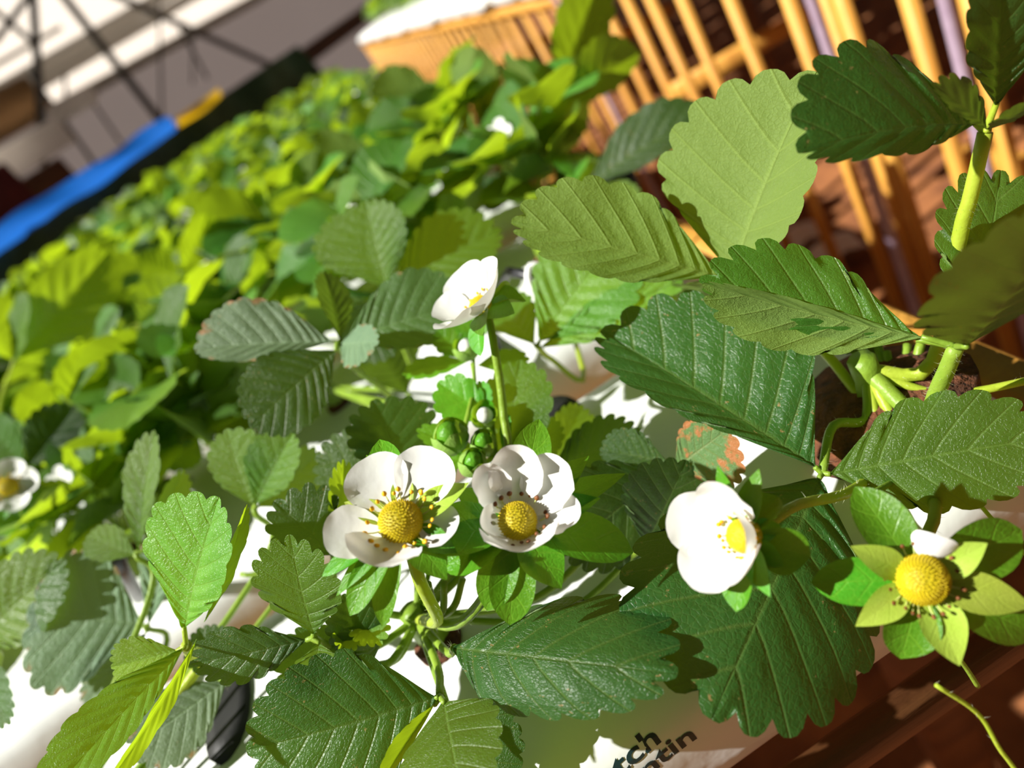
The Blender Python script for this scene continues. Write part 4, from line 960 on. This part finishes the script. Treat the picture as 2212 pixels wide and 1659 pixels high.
hero_leaf(Ep, [cE, at(1260, 800, 0.42), at(1190, 775, 0.39), at(*nd)], [
    D(b=(1165, 738, 0.352), t=(1330, 520, 0.345), wl=112, wr=128, fl=10, fr=8, mat='leaf_bright', n=(-0.40, 0.2, 1), relief=0.026, nt=9),
    D(b=(1168, 752, 0.351), t=(1462, 612, 0.330), wl=42, wr=54, fl=14, fr=4, mat='leaf_bright', n=(-0.05, 0.4, 1), relief=0.016, nt=9, amp=0.06),
    D(b=(1155, 745, 0.353), t=(1060, 640, 0.40), wl=60, wr=60, mat='leaf', n=(0.0, 0.3, 1), nt=9)], mat='stem_pale')
nd = (1268, 408, 0.52)
hero_leaf(Ep, [cE, at(1300, 650, 0.50), at(1270, 500, 0.52), at(*nd)], [
    D(b=(1268, 408, 0.52), t=(1530, 250, 0.48), wl=80, wr=34, fl=10, fr=-20, mat='leaf_dark', n=(-0.1, 0.35, 1), nt=10, amp=0.03, arch=0.08),
    D(b=(1260, 405, 0.52), t=(1230, 330, 0.60), wl=50, wr=50, mat='leaf', nt=8),
    D(b=(1275, 415, 0.52), t=(1380, 440, 0.50), wl=40, wr=40, mat='leaf', nt=8)])
nd = (1208, 205, 0.66)
hero_leaf(Ep, [cE, at(1190, 560, 0.60), at(1180, 330, 0.66), at(*nd)], [
    D(b=(1208, 200, 0.66), t=(1295, -50, 0.62), wl=85, wr=50, fl=10, fr=24, mat='leaf', under=False, n=(0.55, 0.0, .8), nt=8, amp=0.05),
    D(b=(1204, 203, 0.66), t=(1090, 150, 0.66), wl=50, wr=50, mat='leaf', n=(0.5, 0.2, .8), nt=8)])
# ---------------------------------------------------------------- larger blurred leaves of the third bag
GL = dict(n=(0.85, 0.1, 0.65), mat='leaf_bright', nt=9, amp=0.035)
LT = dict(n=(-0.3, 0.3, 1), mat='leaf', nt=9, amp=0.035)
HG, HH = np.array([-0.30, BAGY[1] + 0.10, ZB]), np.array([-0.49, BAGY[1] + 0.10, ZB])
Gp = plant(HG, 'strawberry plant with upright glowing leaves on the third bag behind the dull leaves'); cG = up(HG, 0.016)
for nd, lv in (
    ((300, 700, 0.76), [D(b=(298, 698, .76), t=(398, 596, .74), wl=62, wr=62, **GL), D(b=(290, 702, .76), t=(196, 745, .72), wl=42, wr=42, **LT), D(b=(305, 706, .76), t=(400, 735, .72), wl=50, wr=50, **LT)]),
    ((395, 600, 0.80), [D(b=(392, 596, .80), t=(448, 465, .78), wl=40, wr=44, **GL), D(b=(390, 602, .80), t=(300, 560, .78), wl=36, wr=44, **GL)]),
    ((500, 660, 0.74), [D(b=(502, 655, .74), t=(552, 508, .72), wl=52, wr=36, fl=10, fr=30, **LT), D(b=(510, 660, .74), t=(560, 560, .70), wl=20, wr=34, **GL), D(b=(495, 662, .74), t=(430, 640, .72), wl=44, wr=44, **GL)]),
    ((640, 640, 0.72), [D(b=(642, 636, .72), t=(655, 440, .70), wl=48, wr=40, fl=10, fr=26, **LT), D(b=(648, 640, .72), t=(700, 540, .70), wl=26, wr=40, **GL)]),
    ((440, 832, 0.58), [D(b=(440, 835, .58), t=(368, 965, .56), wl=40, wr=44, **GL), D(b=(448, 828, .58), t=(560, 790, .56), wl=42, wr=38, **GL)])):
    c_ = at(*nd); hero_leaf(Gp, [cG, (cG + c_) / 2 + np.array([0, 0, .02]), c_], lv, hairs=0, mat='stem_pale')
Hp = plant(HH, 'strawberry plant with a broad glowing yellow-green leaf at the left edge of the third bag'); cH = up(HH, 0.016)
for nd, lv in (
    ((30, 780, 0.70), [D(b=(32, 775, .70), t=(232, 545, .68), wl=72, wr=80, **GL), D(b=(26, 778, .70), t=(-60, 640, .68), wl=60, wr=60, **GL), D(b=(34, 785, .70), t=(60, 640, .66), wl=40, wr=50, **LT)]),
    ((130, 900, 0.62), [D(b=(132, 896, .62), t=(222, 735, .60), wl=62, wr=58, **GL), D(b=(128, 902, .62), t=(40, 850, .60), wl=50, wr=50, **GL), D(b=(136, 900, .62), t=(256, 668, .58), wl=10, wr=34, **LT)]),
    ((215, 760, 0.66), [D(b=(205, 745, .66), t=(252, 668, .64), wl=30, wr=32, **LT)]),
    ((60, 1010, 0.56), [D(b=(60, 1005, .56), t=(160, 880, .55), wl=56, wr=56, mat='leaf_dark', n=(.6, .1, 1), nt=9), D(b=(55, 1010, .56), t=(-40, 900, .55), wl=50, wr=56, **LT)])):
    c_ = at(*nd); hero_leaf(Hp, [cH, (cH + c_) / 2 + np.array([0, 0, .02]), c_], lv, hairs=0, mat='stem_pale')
# the small blurred flower at the left frame edge
c7 = at(18, 1052, 0.47); n7 = cvec(0.2, 0.4, 0.9)
f7 = stalk(Hp, [cH, at(70, 1150, 0.55), c7 - nrm(n7) * 0.005], 0.0014, 0.0012, 'flower_stalk', 'stem_pale', 0)
flower_parts(f7, c7, n7, 0.47 / F_PX, rec=20, recz=0.9, stamens=8, petals=[(a, 48, 30, 16, D(cup=.3)) for a in (20, 92, 164, 236, 308)], sepals=[(a, 58, 16, -10, D()) for a in (56, 128, 200, 272, 344)])
# white clip on the drip line beside the bright leaf
dl = empty('drip_clip', at(1150, 600, 0.40)); tag(dl, 'white drip clip on a dark tube beside the bright ribbed leaf', 'clip')
v, f = tube([at(1142, 575, .40), at(1140, 600, .40), at(1148, 622, .40), at(1165, 618, .40), at(1172, 590, .40), at(1160, 572, .40), at(1142, 575, .40)], 0.0016, 0.0016, 26, 8); obj('ring', v, f, M['white'], dl)
v, f = tube([at(1155, 596, .40), at(1195, 600, .41)], 0.0050, 0.0045, 6, 12); obj('body', v, f, M['white'], dl)
v, f = tube([at(1150, 598, .402), at(1115, 590, .41), at(1090, 600, .43), at(1060, 700, .52), on_z(1075, 760, ZB)], 0.0028, 0.0028, 24, 8); obj('feed_tube', v, f, M['tube'], dl)
# black drip tube arching in the left background, and a stake
v, f = tube([on_z(330, 1010, ZB), at(312, 900, .60), at(318, 810, .60), at(345, 765, .60), at(405, 715, .62), at(470, 690, .66), on_z(560, 760, ZB)], 0.0042, 0.0038, 30, 8)
tag(obj('drip_tube', v, f, M['tube'], origin=on_z(330, 1010, ZB)), 'black drip tube arching over the second bag at left', 'tube')
v, f = tube([on_z(300, 1290, ZB), at(262, 1225, .40), at(240, 1150, .40)], 0.0042, 0.0034, 10, 8)
tag(obj('drip_stake', v, f, M['tube'], origin=on_z(300, 1290, ZB)), 'short dark drip stake between the pale leaf and the bright leaf', 'stake')
# writing printed on the nearest bag
th = on_bag(1434, 1604); tn = on_bag(1519, 1607)
lettering('Dutch', 0.0100, (th[0], th[1]), M['ink'], bag0)
lettering('Plantin', 0.0100, (tn[0], tn[1]), M['ink'], bag0)

# ================================================================== plants of the rows behind
LOW = leaf_grid(8, 3, 3, 0.05, 0.60)
def bg_leaf_data(i, mat):
    rs = np.random.RandomState(100 + i)
    V = blade(LOW, (0, 0, 0), (0, 1, 0), (0, 0, 1), rs.uniform(.40, .47), rs.uniform(.40, .47), rs.uniform(2, 26), rs.uniform(2, 26), rs.uniform(0, .07), rs.uniform(-.1, .1), rs.uniform(-.03, .03), 0.02, 0.014, rs.uniform(0, .12), rs.rand())
    return mesh_data('leaflet', V, LOW[4], M[mat], LOW[5])
BGL = {}
for key, mats in (('mix', ['leaf', 'leaf_bright', 'leaf', 'leaf_bright', 'leaf_dark']), ('dull', ['leaf_pale', 'leaf', 'leaf_spot', 'leaf_bright', 'leaf'])):
    BGL[key] = [bg_leaf_data(i, mt) for i, mt in enumerate(mats)]
pg = blade_grid('petal', 7, 3); sg_ = blade_grid('sepal', 6, 2)
PET = mesh_data('petal', blade(pg, (0, 0, 0), (0, 1, 0), (0, 0, 1), .48, .48, cup=.3, wave=.03, arch=-.05), pg[4], M['petal'], pg[5])
SEP = mesh_data('sepal', blade(sg_, (0, 0, 0), (0, 1, 0), (0, 0, 1), .24, .24, cup=.25), sg_[4], M['sepal'], sg_[5])
_v = []; _f = []
for i in range(5):
    a = PI / 2 * i / 4
    for j in range(10): _v.append((max(.03, math.cos(a)) * math.cos(2 * PI * j / 10), max(.03, math.cos(a)) * math.sin(2 * PI * j / 10), .9 * math.sin(a)))
_f = [(i * 10 + j, i * 10 + (j + 1) % 10, (i + 1) * 10 + (j + 1) % 10, (i + 1) * 10 + j) for i in range(4) for j in range(10)] + [tuple(40 + j for j in range(10))]
REC = mesh_data('receptacle', _v, _f, M['recept'])
def inst(name, me, parent, loc, xa, ya, za, s):
    o = bpy.data.objects.new(name, me); COL.objects.link(o); o.parent = parent
    loc = np.asarray(loc) - ORI[parent.name]
    o.matrix_local = Matrix(((xa[0] * s, ya[0] * s, za[0] * s, loc[0]), (xa[1] * s, ya[1] * s, za[1] * s, loc[1]), (xa[2] * s, ya[2] * s, za[2] * s, loc[2]), (0, 0, 0, 1)))
    return o
def dirs(az, el): return np.array([math.cos(az) * math.cos(el), math.sin(az) * math.cos(el), math.sin(el)])
def bg_plant(seed, kind, nleaf, nflow):
    """a plant at the origin; moved and copied afterwards"""
    rs = np.random.RandomState(seed); c = np.zeros(3); p = empty('strawberry_plant', c)
    for k in range(nleaf):
        az = 2 * PI * (k * 0.382 + rs.uniform(-.06, .06)); lay = k / nleaf
        el = math.radians(rs.uniform(8, 34) if lay < .4 else rs.uniform(42, 80)); ln = rs.uniform(.055, .085) if lay < .4 else rs.uniform(.065, .105)
        d = dirs(az, el); node = d * ln + np.array([0, 0, .012]); midp = np.array([0, 0, .012]) + dirs(az, min(1.5, el + .35)) * ln * .5
        v, f = tube([(0, 0, .006), midp, node], .0019, .0014, 7, 5); st = obj('leaf_stalk', v, f, M['stem_pale' if k % 2 else 'stem'], p, origin=(0, 0, 0))
        out = dirs(az, math.radians(rs.uniform(-25, 45)))
        nn = nrm(np.array([0, 0, .9]) + .65 * rs.randn(3)); size = rs.uniform(.066, .104)
        for j, da in enumerate((0, 1.75, -1.75)):
            h = nrm(np.array([math.cos(az + da), math.sin(az + da), 0]) * .9 + np.array([0, 0, rs.uniform(-.1, 1.0)]))
            n = nrm(nn - h * np.dot(nn, h)); s = size * (1 if j == 0 else .9)
            inst('leaflet', BGL[kind][rs.randint(0, 5)], st, node + h * .002, np.cross(h, n), h, n, s)
    for k in range(nflow):
        az = rs.uniform(0, 2 * PI); el = math.radians(rs.uniform(50, 80)); ln = rs.uniform(.08, .13); node = dirs(az, el) * ln
        v, f = tube([(0, 0, .006), dirs(az, min(1.5, el + .3)) * ln * .6, node], .0014, .0011, 7, 5); fs = obj('flower_stalk', v, f, M['stem_pale'], p, origin=(0, 0, 0))
        ax = nrm(dirs(az, .6) + .4 * rs.randn(3)); ax[2] = abs(ax[2]); e1 = nrm(np.cross(ax, (0.3, .2, .9))); e2 = np.cross(ax, e1)
        for q in range(5):
            a = 2 * PI * q / 5; dd = e1 * math.cos(a) + e2 * math.sin(a); l = .3; Fv = dd * math.cos(l) + ax * math.sin(l); Nv = -dd * math.sin(l) + ax * math.cos(l)
            inst('petal', PET, fs, node + dd * .004, np.cross(Fv, Nv), Fv, Nv, .0165)
            a += PI / 5; dd = e1 * math.cos(a) + e2 * math.sin(a)
            inst('sepal', SEP, fs, node - ax * .001, np.cross(dd, ax), dd, ax, .016)
        inst('receptacle', REC, fs, node, e1, e2, ax, .0052)
    return p
protos = [bg_plant(11, 'mix', 11, 1), bg_plant(23, 'mix', 10, 2), bg_plant(37, 'dull', 10, 1), bg_plant(51, 'mix', 12, 1)]
used = set()
def put(i, loc, rz, s, label, group):
    o = protos[i] if i not in used else copy_tree(protos[i]); used.add(i)
    o.location = loc; o.rotation_euler = (0, 0, rz); o.scale = (s, s, s)
    tag(o, label, 'plant', group); return o
rs = np.random.RandomState(5)
cw = ['nearest the aisle', 'second from aisle', 'third from aisle', 'fourth from aisle', 'fifth from aisle', 'farthest from aisle']
for i, y0 in enumerate(BAGY):
    for j, c in enumerate([0.075, -0.11, -0.30, -0.49, -0.68, -0.84]):
        if i < 5 and j < 5 and not (i == 0 and j == 0):
            put(int(rs.randint(0, 4)), (c - .085 + rs.uniform(-.015, .015), y0 + 0.185 + rs.uniform(-.01, .01), ZB + 0.002), rs.uniform(0, 6.28), (rs.uniform(.58, .68) if i == 0 else rs.uniform(.7, .8) if i < 2 else .62 + .06 * j),
                'low strawberry plant at the far edge of the %s bag, %s' % (ordw[i], cw[j]), 'strawberry plants on the near bench')
        if (i == 0 and j < 2) or (i == 1 and j in (2, 3)): continue
        put(int(rs.randint(0, 4)), (c + rs.uniform(-.015, .015), y0 + 0.10 + rs.uniform(-.015, .015), ZB + 0.004), rs.uniform(0, 6.28), (rs.uniform(.62, .74) if i == 0 else rs.uniform(.85, 1.0) if i < 2 else rs.uniform(.92, 1.08) * (.64 + .085 * j)),
            'leafy strawberry plant on the %s bag counted from the blooms, %s' % (ordw[i], cw[j]), 'strawberry plants on the near bench')
for x in (-0.66, -0.84):
    put(int(rs.randint(0, 4)), (x, 0.26, ZB + 0.004), rs.uniform(0, 6.28), 1.05, 'leafy strawberry plant on the nearest bag, far left %s' % ('inner' if x > -.7 else 'outer'), 'strawberry plants on the near bench')
for i, y0 in enumerate(RBAG):
    if y0 < 2.0: continue
    for q, x in enumerate((0.86, 1.1, 1.4)):
        put(int(rs.randint(0, 4)), (x + rs.uniform(-.03, .03), y0 + .14, ZT + 0.104), rs.uniform(0, 6.28), rs.uniform(.9, 1.1), 'blurred strawberry plant in the %s row on the %s bag of the slatted bench' % (('front', 'middle', 'back')[q], RORD[i]), 'strawberry plants on the slatted bench')
for x, y, s_ in ((-0.19, BAGY[0] + .17, .8), (-0.02, BAGY[0] + .19, .75), (0.105, BAGY[0] + .19, .7)):
    put(int(rs.randint(0, 4)), (x, y, ZB + 0.002), rs.uniform(0, 6.28), s_, 'small low strawberry plant on the second bag, %s' % {-0.19: 'behind the dull spotted leaves', -0.02: 'behind the high-held flower', 0.105: 'by the bag end at the aisle'}[x], 'strawberry plants on the near bench')
# pale film scraps lying on the soil past the bench
for k, (px, py) in enumerate(((1655, 500), (1722, 520), (1800, 545))):
    p = on_z(px, py, 0.02); V = []
    for i in range(9):
        for j in range(9):
            u, w = i / 4 - 1, j / 4 - 1; r = max(0, 1 - (u * u + w * w) * .5)
            V.append((p[0] + u * .06 * (1 + .1 * math.sin(3 * w)), p[1] + w * .05, 0.0 + .05 * r ** .6 + .004 * math.sin(7 * u + 5 * w)))
    tag(obj('film_scrap', V, grid_faces(9, 9), M['white'], origin=(p[0], p[1], 0)), ['crumpled white film scrap on the soil behind the upright leaf', 'middle one of the white film scraps on the aisle soil', 'white film scrap on the soil above the folded leaf'][k], 'film scrap')
bpy.context.view_layer.update()
